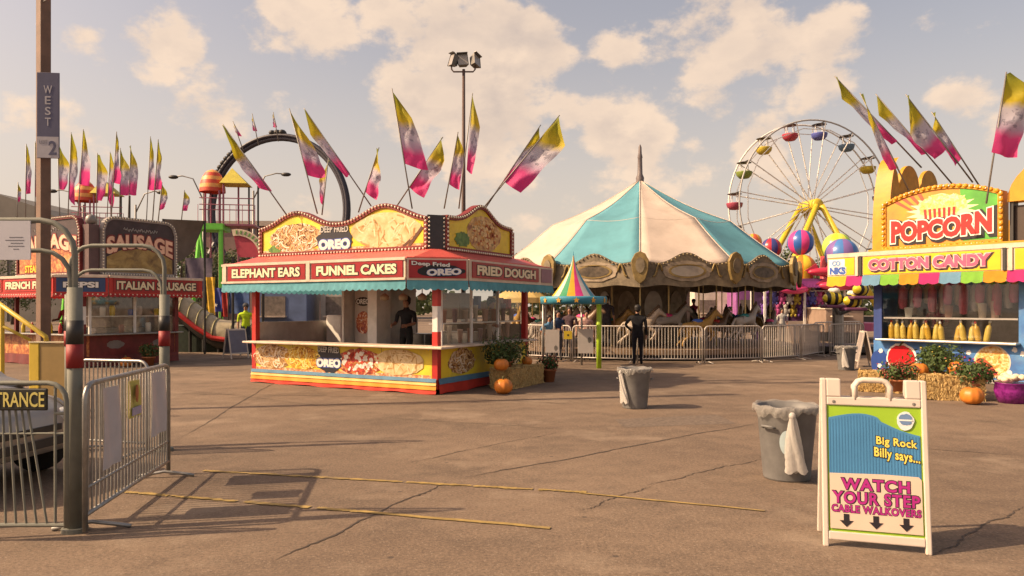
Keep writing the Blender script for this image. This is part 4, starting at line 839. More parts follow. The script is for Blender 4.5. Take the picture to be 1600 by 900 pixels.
for k, x in enumerate((.75,1.65,2.35,2.6)):
    t_ = MB().lathe([(.005,0),(.07,0),(.095,.22+.05*k),(.1,.22+.05*k),(.005,.24+.05*k)], 14).build('snack_tub', [WPRINT, CUPS[1], CUPS[0], CUPS[4]][k], None, True); t_.location = on_pop(x, .2, 1.462)
    tag(t_, ['small white snack tub','brown snack tub','beige snack tub','rosy tall snack tub'][k]+' on the upper shelf of the popcorn stand', 'tub')
person('vendor with dark cap inside the popcorn stand', on_pop(1.15,.80,.2), R(-50), 1.7, (.3,.05,.08), (.04,.04,.05), hat=(.05,.05,.06), arms=('fwd','fwd'))
# plants and straw in front of it
pk = P(1437,590,13.9)
hay('sunlit straw bale in front of the popcorn stand', (G(1496,627).x, 13.25, 0), R(-14), 1.05, .45, .44)
hay('straw bale half hidden behind the folding sign board', (G(1400,620).x+.25, 14.4, 0), R(-30), 1.0, .45, .40)
hay('straw bale at the right edge under the red mum', (10.45, 13.3, 0), R(-30), .9, .45, .36)
mum('big bushy green mum on the sunlit straw bale', (P(1470,590,13.9).x, 14.0, .30), .52, .46, (.62,.50,.10), 40, 1700, .2, .14)
pumpkin('sunlit pumpkin on the straw bale left of the green mum', (P(1438,590,13.7).x, 13.75, .36), .165)
pumpkin('sunlit pumpkin on the straw bale right of the green mum', (P(1494,590,13.6).x, 13.55, .40), .17)
pumpkin('pumpkin on the asphalt in front of the red mum', (G(1520,632).x, 12.55, 0), .185)
mum('small reddish mum in a clay pot left of the pumpkins', (P(1400,600,13.6).x, 13.5, .12), .34, .26, (.34,.06,.05), 160, 600, .15, .22)
mum('red flowering mum behind the front pumpkin', (P(1530,600,12.9).x, 13.1, .06), .42, .34, (.55,.03,.10), 90, 1100, .18, .26)
pt = thing('purple_flower_pot', 'purple pot of cream flowers at the right edge', 'flower pot', (P(1583,628,12.7).x, 12.75, 0))
MB().lathe([(.01,0),(.2,0),(.27,.22),(.25,.34),(.28,.36),(.01,.34)], 20, fn=lambda a, z: 1+.05*math.sin(a*9)).build('pot', mat('purple_foil', (.22,.02,.20), .25, var=.5, scale=14), pt, True)
fm = MB()
for k in range(16): fm.ball((random.uniform(-.2,.2), random.uniform(-.2,.15), .40+random.uniform(0,.1)), (.07,.07,.05), 8, 5)
fm.build('blossoms', mat('cream_petals', (.80,.66,.45), .7, bump=.4, scale=30), pt, True)

# ------------------------------------------------------------------ carousel
CX, CY, CR = 5.0, 28.0, 5.8
ca = thing('carousel', 'large carousel with turquoise and cream striped canopy', 'carousel', (CX, CY, 0), math.atan2(-CY, -CX)-math.pi/2)
CAN_B = mat('canopy_turquoise', (.13,.36,.43), .7, thru=.1, var=.14, scale=1.2, dirt=.2, bump=.6); CAN_W = mat('canopy_cream', (.60,.50,.42), .7, thru=.1, var=.12, scale=1.2, dirt=.25, bump=.6)
VALB = mat('carousel_olive', (.19,.15,.095), .6, var=.45, scale=4, bump=.5); VALC = mat('carousel_cream', (.33,.26,.18), .6, var=.4, scale=4); GILT = mat('gilt', (.27,.19,.07), .5, metal=.3, var=.3); MIRR = mat('mirror', (.36,.31,.26), .3, metal=.5)
nP = 12
AP = 6.62; ZB = 4.75; RBK = 3.7; ZE = 3.15
for k in range(nP):
    a0, a1 = 2*math.pi*k/nP+math.pi/2, 2*math.pi*(k+1)/nP+math.pi/2
    def cf(u, v):
        if v < .5: q = v/.5; r = .08+(RBK-.08)*q; z = AP+(ZB-AP)*q-.14*math.sin(q*math.pi)
        else: q = (v-.5)/.5; r = RBK+(CR-RBK)*q; z = ZB+(ZE-ZB)*q-.05*math.sin(q*math.pi)
        sag = .14*math.sin(u*math.pi)*(r/CR)
        a = a0+(a1-a0)*u; ch = math.cos((a1-a0)/2)/math.cos(a-(a0+a1)/2); r2 = r*ch
        return (r2*math.cos(a), r2*math.sin(a), z-sag)
    p = MB().grid(cf, 8, 20).build('canopy_panel', CAN_B if k % 2 else CAN_W, ca, True); m_ = p.modifiers.new('thick', 'SOLIDIFY'); m_.thickness = .015
    # seam cords
    MB().path([Vector(cf(u/8, .5))+Vector((0,0,.012)) for u in range(9)], .014, 4).build('canopy_hem', CAN_W, ca, True)
    MB().path([Vector(cf(0, v/20))+Vector((0,0,.012)) for v in range(21)], .022, 5).build('canopy_seam', CAN_W, ca, True)
    p0 = Vector((CR*math.cos(a0), CR*math.sin(a0))); p1 = Vector((CR*math.cos(a1), CR*math.sin(a1)))
    M, LL = fr(p0, p1)
    n = 24; tp = [(LL*i/n, 3.10+.26*math.exp(-((i/n-.5)/.22)**2)+.06*math.cos(i/n*4*math.pi)) for i in range(n+1)]; bt = [(LL*i/n, 2.36-.035*math.cos(i/n*4*math.pi)) for i in range(n+1)]
    rbd = MB().prism(bt+tp[::-1], .0, .07, M).build('rounding_board', VALB, ca)
    MB().prism(blob(LL/2, 2.83, .78, .32, .03, 36, k, .03), -.03, 0, M).build('medallion', VALC, rbd); MB().prism(blob(LL/2, 2.83, .60, .22, .02, 30), -.05, -.03, M).build('medallion_rim', GILT, rbd)
    MB().prism(blob(LL/2, 2.83, .52, .17, .0, 30), -.056, -.048, M).build('mirror_print', MIRR if k % 3 == 0 else mat('carved_dark', (.10,.075,.05), .5, var=.6, scale=6), rbd)
    for s in (-1, 1):
        MB().path([M @ Vector((LL/2+s*(.80+.30*t/12), -.03, 2.83+.26*math.sin(t/12*5)*(1-.4*t/12))) for t in range(13)], .035, 6).build('scrollwork', GILT, rbd, True)
    b = MB()
    for i in range(0, n+1): b.ball((tp[i][0], -.03, tp[i][1]-.05), .03, 6, 4, M)
    b.build('bulb_row', mat('dim_bulb', (.34,.26,.14), .3), rbd, True, stuff=True)
    # crest shield over the joint
    Mj = Matrix.Translation((p0.x*1.01, p0.y*1.01, 0)) @ Matrix.Rotation(a0+math.pi/2, 4, 'Z')
    sh = [(0,2.42),(.16,2.55),(.25,2.85),(.27,3.15),(.16,3.36),(0,3.44),(-.16,3.36),(-.27,3.15),(-.25,2.85),(-.16,2.55)]
    cr = MB().prism(sh, -.10, .02, Mj).build('crest', GILT, ca, bevel=.02); MB().prism(blob(0, 3.0, .14, .24), -.13, -.10, Mj).build('crest_boss', VALB, cr)
    MB().tube((0,0,AP-.25), (p0.x*.98, p0.y*.98, 3.02), .03).build('sweep_arm', DARK, ca)
MB().lathe([(.14,6.55),(.16,6.75),(.10,6.9),(.085,7.5),(.10,7.55),(.07,7.7),(.06,7.95),(.02,8.05)], 12).build('finial', mat('finial_grey', (.16,.13,.13), .5), ca, True)
MB().lathe([(1.9,2.85),(5.7,3.02)], 24).build('ceiling', mat('ceiling_brown', (.09,.06,.04), .7, var=.4), ca)  # unseen inner ceiling, added to block light coming through the canopy
MB().lathe([(.05,.20),(5.55,.20),(5.55,.36),(.05,.36)], 48).build('platform', mat('platform_wood', (.20,.13,.08), .6, var=.3), ca)
MB().lathe([(.05,0),(5.2,0),(5.2,.2)], 48).build('plinth', DARK, ca)
for k in range(12):
    a0, a1 = 2*math.pi*k/12, 2*math.pi*(k+1)/12; M, LL = fr((1.9*math.cos(a0), 1.9*math.sin(a0)), (1.9*math.cos(a1), 1.9*math.sin(a1)))
    dp = MB().box(0.01, LL-.01, 0, .06, .36, 2.75, M).build('drum_panel', mat('drum_brown', (.20,.15,.09), .5, var=.4), ca); MB().prism(blob(LL/2, 1.7, LL*.34, .6), -.03, 0, M).build('drum_picture', MIRR if k % 2 else VALC, dp)
HM = [mat('horse_cream', (.34,.27,.20), .4), mat('horse_tan', (.20,.12,.07), .4), mat('horse_white', (.40,.36,.32), .4), mat('horse_gold', (.34,.20,.05), .4)]
hv = [(-.1,0,1.0),(.28,0,1.02),(-.42,0,1.03),(.48,0,1.2),(.62,0,1.42),(.72,0,1.52),(.92,0,1.36),(1.0,0,1.28),(-.62,0,1.05),(-.8,0,.8),(-.86,0,.55)]; he = [(0,1),(0,2),(1,3),(3,4),(4,5),(5,6),(6,7),(2,8),(8,9),(9,10)]; hr = [.2,.21,.21,.15,.11,.10,.075,.06,.05,.06,.02]
for s in (-1, 1):
    b0 = len(hv); hv += [(.36,s*.1,.85),(.62,s*.11,.72),(.52+.06*s,s*.11,.46),(.44+.06*s,s*.11,.40)]; hr += [.1,.06,.042,.05]; he += [(1,b0),(b0,b0+1),(b0+1,b0+2),(b0+2,b0+3)]
    b0 = len(hv); hv += [(-.44,s*.1,.82),(-.40,s*.12,.62),(-.66,s*.12,.44),(-.80-.06*s,s*.12,.26),(-.76-.06*s,s*.12,.20)]; hr += [.12,.08,.05,.04,.05]; he += [(2,b0),(b0,b0+1),(b0+1,b0+2),(b0+2,b0+3),(b0+3,b0+4)]
b0 = len(hv); hv += [(.70,.05,1.63),(.70,-.05,1.63)]; hr += [.02,.02]; he += [(5,b0),(5,b0+1)]
hme = skinned('horse', hv, he, hr)
k = 0
for ring, (rr_, cnt) in enumerate(((4.9, 16), (3.7, 12))):
    for i in range(cnt):
        a = 2*math.pi*(i+.5*ring)/cnt; x, y = rr_*math.cos(a), rr_*math.sin(a); z = .22+.22*(.5+.5*math.sin(i*2.4+ring)); me = hme.copy(); me.materials.clear(); me.materials.append(HM[(i*3+ring) % 4])
        h = bpy.data.objects.new('carousel_horse', me); COL.objects.link(h); h.parent = ca; h.matrix_local = Matrix.Translation((x, y, z)) @ Matrix.Rotation(a+math.pi/2, 4, 'Z') @ Matrix.Scale(.84, 4)
        MB().tube((0,0,.14-z+.22), (0,0,(2.95-z)/.84), .03, n=6).build('pole', mat('brass_pole', (.60,.45,.20), .3, metal=.6), h)
        MB().ball((-.05,0,1.16), (.24,.17,.1), 10, 6).build('saddle', [RED, BLUEP, mat('teal_saddle', (.03,.22,.22), .5), PINK][i % 4], h, True)
        mn = MB()
        for q in range(6): mn.ball((.34+.07*q, 0, 1.30+.075*q), (.07,.035,.085), 6, 4)
        mn.build('mane', mat('mane_brown', (.10,.06,.03), .7), h, True)

# ------------------------------------------------------------------ fences and barricades
def barricade(label, p, q, h=1.08, nb=18, name='crowd_barrier', rt=.019, rb_=.008, m=STEEL, group=None, cat='barrier', feet=True, z0=.14, corner=.12):
    t = thing(name, label, cat, (p[0], p[1], 0), math.atan2(q[1]-p[1], q[0]-p[0]), group); LL = math.hypot(q[0]-p[0], q[1]-p[1])
    pts = [(0.02,0,0.02),(0.02,0,h-corner)]+[(0.02+corner-corner*math.cos(a), 0, h-corner+corner*math.sin(a)) for a in [R(x) for x in (22,45,67,90)]]
    pts += [(LL-x, y, z) for x, y, z in reversed(pts)]
    MB().path(pts, rt, 8).build('frame_tube', m, t, True); MB().tube((.02,0,z0), (LL-.02,0,z0), rt*.85).build('bottom_rail', m, t, True)
    b0 = None
    for i in range(nb):
        x = LL*(i+1)/(nb+1); zt = h-.0 if corner < x < LL-corner else h-corner+math.sqrt(max(0, corner**2-(corner-min(x, LL-x))**2))
        if b0 is None or abs(zt-h) > .002:
            b = MB().tube((0,0,z0), (0,0,zt), rb_, n=6).build('bar', m, t); b.location = (x,0,0)
            if abs(zt-h) <= .002: b0 = b
        else: share(b0, t, Matrix.Translation((x,0,0)))
    if feet:
        for x in (.14, LL-.14): MB().path([(x,-.28,.015),(x,-.2,.03),(x,0,.06),(x,.2,.03),(x,.28,.015)], .016, 6).build('foot', m, t, True)
    return t, LL
FENCE = mat('fence_grey', (.52,.47,.42), .5, metal=.15, var=.2)
ca_dir = math.atan2(-CY, -CX)
def cfp(deg, r=6.45): a = ca_dir+R(deg); return (CX+r*math.cos(a), CY+r*math.sin(a))
angs = [-56,-37,-19,-1,17,35,53,71]
for i in range(7): barricade('steel fence panel round the carousel, %s from the left' % ORD[i], cfp(angs[i]+.15), cfp(angs[i+1]-.15), 1.12, 20, 'fence_panel', .022, .011, FENCE, 'carousel fence panels', 'fence')
for i, (a, b) in enumerate((((1241,559),(1288,556)),((1272,548),(1345,543)),((1296,556),(1350,553)))):
    A_, B_ = G(*a), G(*b); barricade(['steel fence panel just right of the carousel','farthest fence panel beside the bee ride','fence panel behind the far litter bin'][i], A_, B_, 1.1, 16, 'fence_panel', .022, .011, FENCE, 'ride fence panels', 'fence')
# notices tied to the carousel fence
def notice(label, x0, x1, y0, y1, d, m, cat='notice', name='notice_board', mark=None, rz=0):
    a, b = P(x0, y1, d), P(x1, y0, d); wd, ht = b.x-a.x, b.z-a.z
    t = thing(name, label, cat, a, rz); MB().box(0, wd, -.004, .004, 0, ht).build('sheet', m, t)
    if mark: MB().prism(blob(wd*mark[0], ht*mark[1], wd*.12, ht*.12, .15, 14), -.006, -.0045).build('print', mark[2], t)
    return t
NW = mat('notice_white', (.66,.60,.56), .6, var=.06)
notice('left white notice board on the fence under the little striped canopy', 852, 874, 515, 551, 20.9, NW, mark=(.75,.2,GREYPOLE)); notice('right white notice board on the fence beside the yellow green post', 903, 927, 514, 552, 20.9, NW, mark=(.75,.55,GREYPOLE))
notice('small yellow notice between the two white boards on the fence', 881, 894, 517, 530, 20.9, YEL, mark=(.5,.5,BLACK))

# little striped canopy at the carousel entrance
kd = 20.3; kc = P(896, 480, kd); ki = thing('striped_canopy', 'small striped canopy with turquoise fascia at the carousel entrance', 'canopy', (kc.x, kd, 0))
KC = [mat('kiosk_%d' % i, c_, .6, thru=.3) for i, c_ in enumerate([(.82,.55,.04),(.75,.70,.66),(.05,.36,.16),(.85,.46,.03),(.72,.05,.28),(.72,.70,.68),(.12,.40,.55),(.75,.70,.66)])]
kz0, kz1, kap = 1.86, 2.02, 3.16; kr = .93
for k in range(16):
    a0, a1 = 2*math.pi*k/16, 2*math.pi*(k+1)/16
    MB().grid(lambda u, v: (((.015+.62*(1-v)**1.55)*math.cos(a0+(a1-a0)*u)), ((.015+.62*(1-v)**1.55)*math.sin(a0+(a1-a0)*u)), 1.98+(kap-1.98)*v), 2, 10).build('canopy_gore', KC[k % 8], ki, True)
MB().lathe([(.70,1.98),(kr,2.0),(kr+.02,1.95),(kr,1.80),(.85,1.78),(.80,1.95)], 32).build('fascia_ring', mat('kiosk_turquoise', (.06,.30,.42), .5), ki, True)
for k in range(12):
    a = 2*math.pi*k/12; Mk = Matrix.Rotation(a, 4, 'Z') @ Matrix.Translation((kr+.015, 0, 1.89)) @ Matrix.Rotation(R(90), 4, 'Z')
    st_ = [(.085*(1 if i % 2 == 0 else .45)*math.sin(math.pi*i/5), .085*(1 if i % 2 == 0 else .45)*math.cos(math.pi*i/5)) for i in range(10)]; MB().prism(st_, -.012, .0, Mk).build('star', mat('orange_star', (.75,.40,.05), .5), ki)
for (x, y, m_) in ((.68,-.35,mat('lime_post', (.42,.62,.03), .5)),(-.86,-.1,STEEL),(.3,.7,STEEL),(-.5,.7,STEEL)): MB().tube((x,y,0), (x,y,1.9), .07 if x > .6 else .03, n=10).build('post', m_, ki, True)
MB().tube((0,0,kap-.05), (0,0,kap+.12), .02, .004).build('spire', mat('kiosk_turquoise', (.06,.30,.42), .5), ki)
yc = thing('yellow_canopy', 'small yellow canopy between the funnel cake stand and the carousel', 'canopy', (P(815,0,24.5).x, 24.5, 0))
MB().lathe([(.02,2.75),(.5,2.3),(.95,2.02),(.97,1.85)], 12).build('canopy_top', mat('kiosk_0y', (.78,.58,.22), .6, thru=.3), yc); 
for x, y in ((-.8,-.4),(.8,-.4),(0,.9)): MB().tube((x,y,0), (x,y,2.0), .03).build('post', STEEL, yc)

# people round the carousel
person('person in black clothes standing at the carousel fence', (G(997,571).x, 21.0, 0), R(170), 1.76, (.012,.012,.015), (.012,.012,.018), hair=(.015,.012,.01), long=True, arms=('down','hip'), bulk=1.1, stride=.05)
ppl = [(948,24.4,'dark grey shirt seen between the lime post and the black figure',(.06,.05,.06),(.05,.05,.06),160,1.72),(872,22.6,'navy shirt behind the left white notice',(.03,.05,.11),(.1,.1,.12),20,1.6),(890,23.2,'dark shirt under the striped canopy',(.08,.05,.06),(.06,.06,.08),-20,1.72),
       (916,22.8,'pale pink top behind the right white notice',(.50,.30,.26),(.08,.09,.14),10,1.6),(858,22.2,'light blue shirt at the left of the striped canopy',(.12,.26,.42),(.09,.09,.1),30,1.45),
       (1084,31.5,'red and white top on the far side of the carousel',(.5,.06,.10),(.08,.08,.1),0,1.7),(1112,35,'grey top beyond the carousel right half',(.16,.15,.14),(.05,.05,.06),40,1.7),(1140,33,'dark green top behind the carousel fence',(.03,.07,.05),(.04,.04,.05),-30,1.72),
       (1162,34.5,'black top near the carousel right edge',(.03,.03,.03),(.05,.05,.07),20,1.68),(1184,32,'dark shirt and jeans right of the carousel horses',(.06,.04,.05),(.06,.09,.15),-10,1.7),(1205,27.5,'bright red shirt at the right end of the carousel fence',(.62,.05,.05),(.45,.42,.38),10,1.6),
       (1222,33,'white shirt in front of the game booth',(.5,.47,.44),(.06,.06,.09),0,1.66)]
for (x, d, s, sh, pa, rz, h) in ppl: person('person in '+s, ((x-800)/FPX*d, d, .36 if (abs(x-1000) < 190 and math.hypot((x-800)/FPX*d-CX, d-CY) < 5.5) else 0), R(rz), h, sh, pa, arms=random.choice([('down','down'),('fwd','down'),('hip','down')]), stride=.04)

# ------------------------------------------------------------------ litter bins
BIN = mat('bin_grey', (.17,.165,.16), .55, var=.2); BAG = mat('bag_plastic', (.84,.80,.75), .22, thru=.5, var=.05, scale=26, bump=.5); BAGG = mat('liner_plastic', (.55,.52,.48), .12, thru=.5, var=.08, scale=30, bump=.7, clear=.4)
def bin_(label, loc, s=1.0, rz=0, sticker=False):
    t = thing('litter_bin', label, 'trash can', loc, rz, 'grey litter bins'); t.scale = (s, s, s)
    MB().lathe([(.01,0),(.235,0),(.24,.02),(.30,.70),(.315,.72),(.325,.76),(.315,.78),(.295,.78),(.285,.70),(.23,.05),(.01,.04)], 32).build('can', BIN, t, True)
    for a in (0, math.pi): MB().path([(math.cos(a)*.30,-.07,.56),(math.cos(a)*.345,-.06,.58),(math.cos(a)*.345,.06,.58),(math.cos(a)*.30,.07,.56)], .014, 6).build('handle', BIN, t, True)
    rnd = random.Random(int(loc[0]*10))
    ph = [rnd.uniform(0,6) for _ in range(6)]
    def fold(a, z): return 1+(.006*math.sin(a*11+ph[0]+z*19)+.007*math.sin(a*27+ph[1]+z*6)+.006*math.sin(a*41+ph[2]))*(1.6-z)
    def skirt_(u, v):
        a = 2*math.pi*u; ln = .09+.03*math.sin(a*2+ph[3])+.025*math.sin(a*7+ph[4])+.012*math.sin(a*19)
        if v < .3: z = .70+.098*(v/.3); rr = .288+.04*(v/.3)
        else: q = (v-.3)/.7; z = .798-ln*q; rr = .334+.010*math.sin(q*3)+.006*q
        rr *= 1+(.012*math.sin(a*13+ph[0]+q_(v)*3)+.010*math.sin(a*29+ph[1]+v*5)+.007*math.sin(a*47+ph[2]-v*4))*(.3+v)
        return (rr*math.cos(a), rr*math.sin(a), z+.008*math.sin(a*9+ph[5]))
    q_ = lambda v: v
    MB().grid(skirt_, 160, 14).build('liner', BAGG, t, True)
    kn = MB(); 
    c = (-.30*math.cos(.75), -.30*math.sin(.75)); out = Vector((c[0], c[1], 0)).normalized()
    def tail(u, v):
        z = .70-.58*v; w_ = .022+.085*v**.8; a = 2*math.pi*u; k_ = 1+.22*math.sin(a*4+v*5)+.12*math.sin(a*9+v*11)
        sd__ = Vector((-out.y, out.x, 0)); rb_ = .30-.06*v
        p = out*(rb_+.045+.035*math.sin(a)*k_) + sd__*(w_*math.cos(a)*k_+.05*v); return (p.x, p.y, z+.02*math.sin(a*5))
    kn.grid(tail, 36, 12); kn.build('bag_tail', BAG, t, True)
    MB().ball((out.x*.35, out.y*.35, .71), (.035,.035,.04), 8, 6).build('bag_knot', BAG, t, True)
    if sticker:
        a = R(215); Mk = Matrix.Rotation(a+math.pi/2, 4, 'Z') @ Matrix.Translation((0,-.292,.44)) @ Matrix.Rotation(R(-5), 4, 'X')
        def stk(u, v): q = 2*math.pi*u; an = a+.26*v*math.cos(q); z = .42+.13*v*math.sin(q); rr = .243+.053*(z-.05)/.57+.012; return (rr*math.cos(an), rr*math.sin(an), z)
        MB().grid(stk, 20, 4).build('sticker', mat('sticker_blue', (.42,.52,.55), .4), t)
    return t
bin_('grey litter bin with a white bag tail beside the black figure', G(992,637), .86, R(-15))
bin_('grey litter bin nearest the camera, left of the folding sign', G(1229,746), .93, R(35), True)
bin_('small far litter bin with white bag near the popcorn stand', G(1322,578), .82, R(10))

# ------------------------------------------------------------------ folding sign boards
AWH = mat('sign_frame_plastic', (.64,.55,.47), .45, var=.05, dirt=.15)
af = thing('folding_sign', 'white folding sign board reading watch your step in the foreground', 'sign', (G(1372,862).x, 5.0, 0), R(-17))
tl = Matrix.Rotation(R(-8), 4, 'X'); aw, ah = .69, 1.19
def aframe_leaf(t, Ml):
    X = aw/2; out = [(-X,0),(-X+.10,0),(-X+.10,.05),(X-.10,.05),(X-.10,0),(X,0),(X,ah),(X-.125,ah),(X-.13,ah-.13),(.135,ah-.13),(.125,ah-.02),(.095,ah),(-.095,ah),(-.125,ah-.02),(-.135,ah-.13),(-X+.13,ah-.13),(-X+.125,ah),(-X,ah)]
    sh = MB(); e = .038
    sh.box(-X,-X+e,0,.04,0,ah,Ml); sh.box(X-e,X,0,.04,0,ah,Ml); sh.box(-X+e,X-e,0.001,.039,.05,.11,Ml); sh.box(-X+e,X-e,.001,.039,ah-.19,ah-.13,Ml)
    sh.box(-X+e,-X+.135,.001,.039,ah-.13,ah,Ml); sh.box(X-.135,X-e,.001,.039,ah-.13,ah,Ml)
    f = sh.build('frame', AWH, t, bevel=.008)
    MB().path([Ml @ Vector(p) for p in [(-.115,.02,ah-.15),(-.115,.02,ah-.05),(-.09,.02,ah-.015),(-.06,.02,ah-.005),(.06,.02,ah-.005),(.09,.02,ah-.015),(.115,.02,ah-.05),(.115,.02,ah-.15)]], .02, 10).build('handle', AWH, t, True)
    for x in (-X+.085, X-.085): MB().lathe([(.012,-.006),(.012,.0),(.002,.002)], 8, (0,0,0), Ml @ Matrix.Translation((x,-.002,ah-.165)) @ Matrix.Rotation(R(90), 4, 'X')).build('screw', GREYPOLE, t)
    return f
ML = Matrix.Translation((0,-.0,0)) @ tl
aframe_leaf(af, ML); aframe_leaf(af, Matrix.Translation((0,.40,0)) @ Matrix.Rotation(R(8), 4, 'X') @ Matrix.Translation((0,-.04,0)))
X0, X1, Z0, Z1 = -aw/2+.038, aw/2-.038, .11, ah-.19
MB().box(X0, X1, .014, .024, Z0, Z1, ML).build('poster', mat('poster_lime', (.32,.52,.03), .4, var=.1, scale=1.5), af)
PBLUE = mat('poster_blue', (.07,.24,.46), .4, var=.15, scale=2)
wv = [(X0+.012+(X1-X0-.024)*i/24, Z1-.09-.11*(1/(1+math.exp(-(i/24-.62)*9)))+.05*math.sin(i/24*math.pi)*(1 if i < 14 else .6)) for i in range(25)]
MB().prism([(X0+.012,.50)]+[(X1-.012,.50)]+wv[::-1], .009, .013, ML).build('poster_blue_field', PBLUE, af)
for i in range(30):
    x = X0+.02+(X1-X0-.04)*i/29; MB().box(x-.0022, x+.0022, .0075, .0088, .505, min(z for (xx, z) in wv if abs(xx-x) < .03)-.01, ML).build('poster_stripe', mat('poster_blue_line', (.05,.18,.36), .4), af)
MB().prism([(X0+.012,.13),(X1-.012,.13),(X1-.012,.50),(X1-.03,.52),(0.05,.525),(X0+.012,.515)], .004, .0072, ML).build('poster_cream_field', mat('poster_cream', (.70,.54,.42), .45, var=.05), af)
Mt = ML; LYE = mat('poster_letters_yellow', (.85,.68,.12), .45); MAG = mat('poster_letters_magenta', (.42,.02,.22), .45); INK = mat('poster_ink', (.02,.015,.02), .5)
ltxt('Big Rock', Mt, .145, .745, .26, .072, LYE, INK, af, y=.006, dy=.0009, ext=.0004, off=.012, o2=.05, space=1.08, slant=-.02); ltxt('Billy says...', Mt, .145, .655, .29, .085, LYE, INK, af, y=.006, dy=.0009, ext=.0004, off=.012, o2=.05, space=1.08, slant=-.035)
ltxt('WATCH', Mt, .0, .445, .44, .082, MAG, INK, af, y=.003, dy=.0009, ext=.0004, off=.018, o2=.05, space=1.12); ltxt('YOUR STEP', Mt, 0, .35, .56, .085, MAG, INK, af, y=.003, dy=.0009, ext=.0004, off=.018, o2=.05, space=1.12); ltxt('CABLE WALKOVERS', Mt, 0, .272, .57, .052, MAG, INK, af, y=.003, dy=.0009, ext=.0004, off=.018, o2=.05, space=1.12)
for x in (-.19, .0, .19): MB().prism([(x-.018,.235),(x+.018,.235),(x+.018,.19),(x+.045,.19),(x,.145),(x-.045,.19),(x-.018,.19)], .001, .0035, ML).build('arrow_print', INK, af)
MB().prism(blob(.205,.905,.055,.065,.05,22,2), .004, .0085, ML).build('badge_print', mat('badge_white', (.72,.74,.74), .45), af); MB().prism(blob(.205,.915,.042,.04,.08,22,5), .001, .0039, ML).build('badge_print', mat('badge_blue', (.15,.24,.42), .45), af)
MB().box(.16,.25,.0005,.0009,.905,.915,ML).build('badge_print', WPRINT, af)
def plain_a(label, x0, x1, y0, y1, m, d=None, rz=0):
    b = G((x0+x1)/2, y1); wd = (x1-x0)/FPX*b.y; ht = (y1-y0)/FPX*b.y; t = thing('folding_sign', label, 'sign', b, rz)
    for s in (-1, 1):
        Ml = Matrix.Translation((0, s*.22, 0)) @ Matrix.Rotation(R(s*-12 if s > 0 else 12)*-1 if False else R(-s*-11), 4, 'X')
        fm_ = MB().box(-wd/2, -wd/2+.04, -.015, .015, 0, ht, Ml).box(wd/2-.04, wd/2, -.015, .015, 0, ht, Ml).box(-wd/2+.04, wd/2-.04, -.014, .014, ht-.05, ht, Ml).box(-wd/2+.04, wd/2-.04, -.014, .014, .16, .20, Ml).build('frame', AWH, t)
        MB().box(-wd/2+.04, wd/2-.04, -.006, .006, .2, ht-.05, Ml).build('panel', m, t)
    return t
plain_a('grey folding sign seen edge on beside the tube slide', 352, 385, 513, 560, mat('dull_sign_panel', (.16,.16,.22), .5), rz=R(58)); plain_a('white folding sign leaning open at the corner of the popcorn stand', 1332, 1366, 516, 573, mat('dull_sign_back', (.35,.3,.28), .5), rz=R(75))
person('attendant in a lime safety vest behind the funnel cake stand', (P(384,0,25.5).x, 25.5, .0), R(20), 1.84, (.55,.75,.03), (.05,.06,.09), hat=(.05,.05,.05))

# ------------------------------------------------------------------ light poles
fp = thing('floodlight_pole', 'tall pole with three stadium floodlights behind the funnel cake stand', 'light pole', (P(724,0,44).x, 44, 0))
MB().tube((0,0,0), (.02,0,16.3), .16, .09, 10).build('pole', mat('brown_pole', (.10,.06,.05), .6), fp, True)
MB().path([(-.75,0,16.7),(-.72,0,16.3),(-.6,0,16.15),(.6,0,16.15),(.72,0,16.3),(.75,0,16.7)], .05, 8).build('crossarm', mat('brown_pole', (.10,.06,.05), .6), fp, True)
for x, rz, tl_ in ((-.80,-62,8),(.0,8,-6),(.86,58,14)):
    Mx = Matrix.Translation((x*.85,-.05,16.45)) @ Matrix.Scale(.8, 4) @ Matrix.Rotation(R(rz), 4, 'Z') @ Matrix.Rotation(R(tl_), 4, 'Y') @ Matrix.Rotation(R(-14), 4, 'X')
    LG = mat('lamp_grey', (.16,.15,.14), .45, metal=.4); o_ = MB().add([(-.42,-.25,.0),(.42,-.25,.0),(.42,-.25,.95),(-.42,-.25,.95),(-.26,.28,.12),(.26,.28,.12),(.26,.28,.80),(-.26,.28,.80)], [(0,1,5,4),(1,2,6,5),(2,3,7,6),(3,0,4,7),(4,5,6,7)], Mx).build('floodlight', LG, fp)
    MB().box(-.38,.38,-.22,-.20,.04,.91,Mx).build('lamp_glass', mat('lamp_glass', (.34,.31,.28), .2), o_); MB().box(-.42,.42,-.45,-.25,.94,.97,Mx).build('visor', LG, o_)
def street_light(label, x, y0, d, arms):
    b = P(x, 0, d); t = thing('street_light', label, 'street light', (b.x, d, 0), 0, 'street lights beyond the rides'); zt = P(x, y0, d).z
    MB().tube((0,0,0), (0,0,zt), .11, .07, 8).build('pole', GREYPOLE, t, True)
    for (ax, ay) in arms:
        e = P(ax, ay, d)-Vector((b.x, d, 0)); MB().path([(0,0,zt-.6),(e.x*.35,0,e.z-.15),(e.x*.7,0,e.z+.05),(e.x,0,e.z)], .045, 6).build('arm', GREYPOLE, t, True)
        MB().ball((e.x, 0, e.z-.03), (.36,.2,.14), 10, 6).build('lamp_head', DARK, t, True)
street_light('street light with its arm reaching left over the slide tower', 318, 300, 50, [(271,276)]); street_light('street light with its arm reaching right beside the arch', 396, 298, 50, [(447,272)])
street_light('street light seen faintly between the sausage stand flags', 130, 320, 52, [(82,298)]); street_light('street light right of the sausage stand flags', 212, 320, 52, [(252,300)])

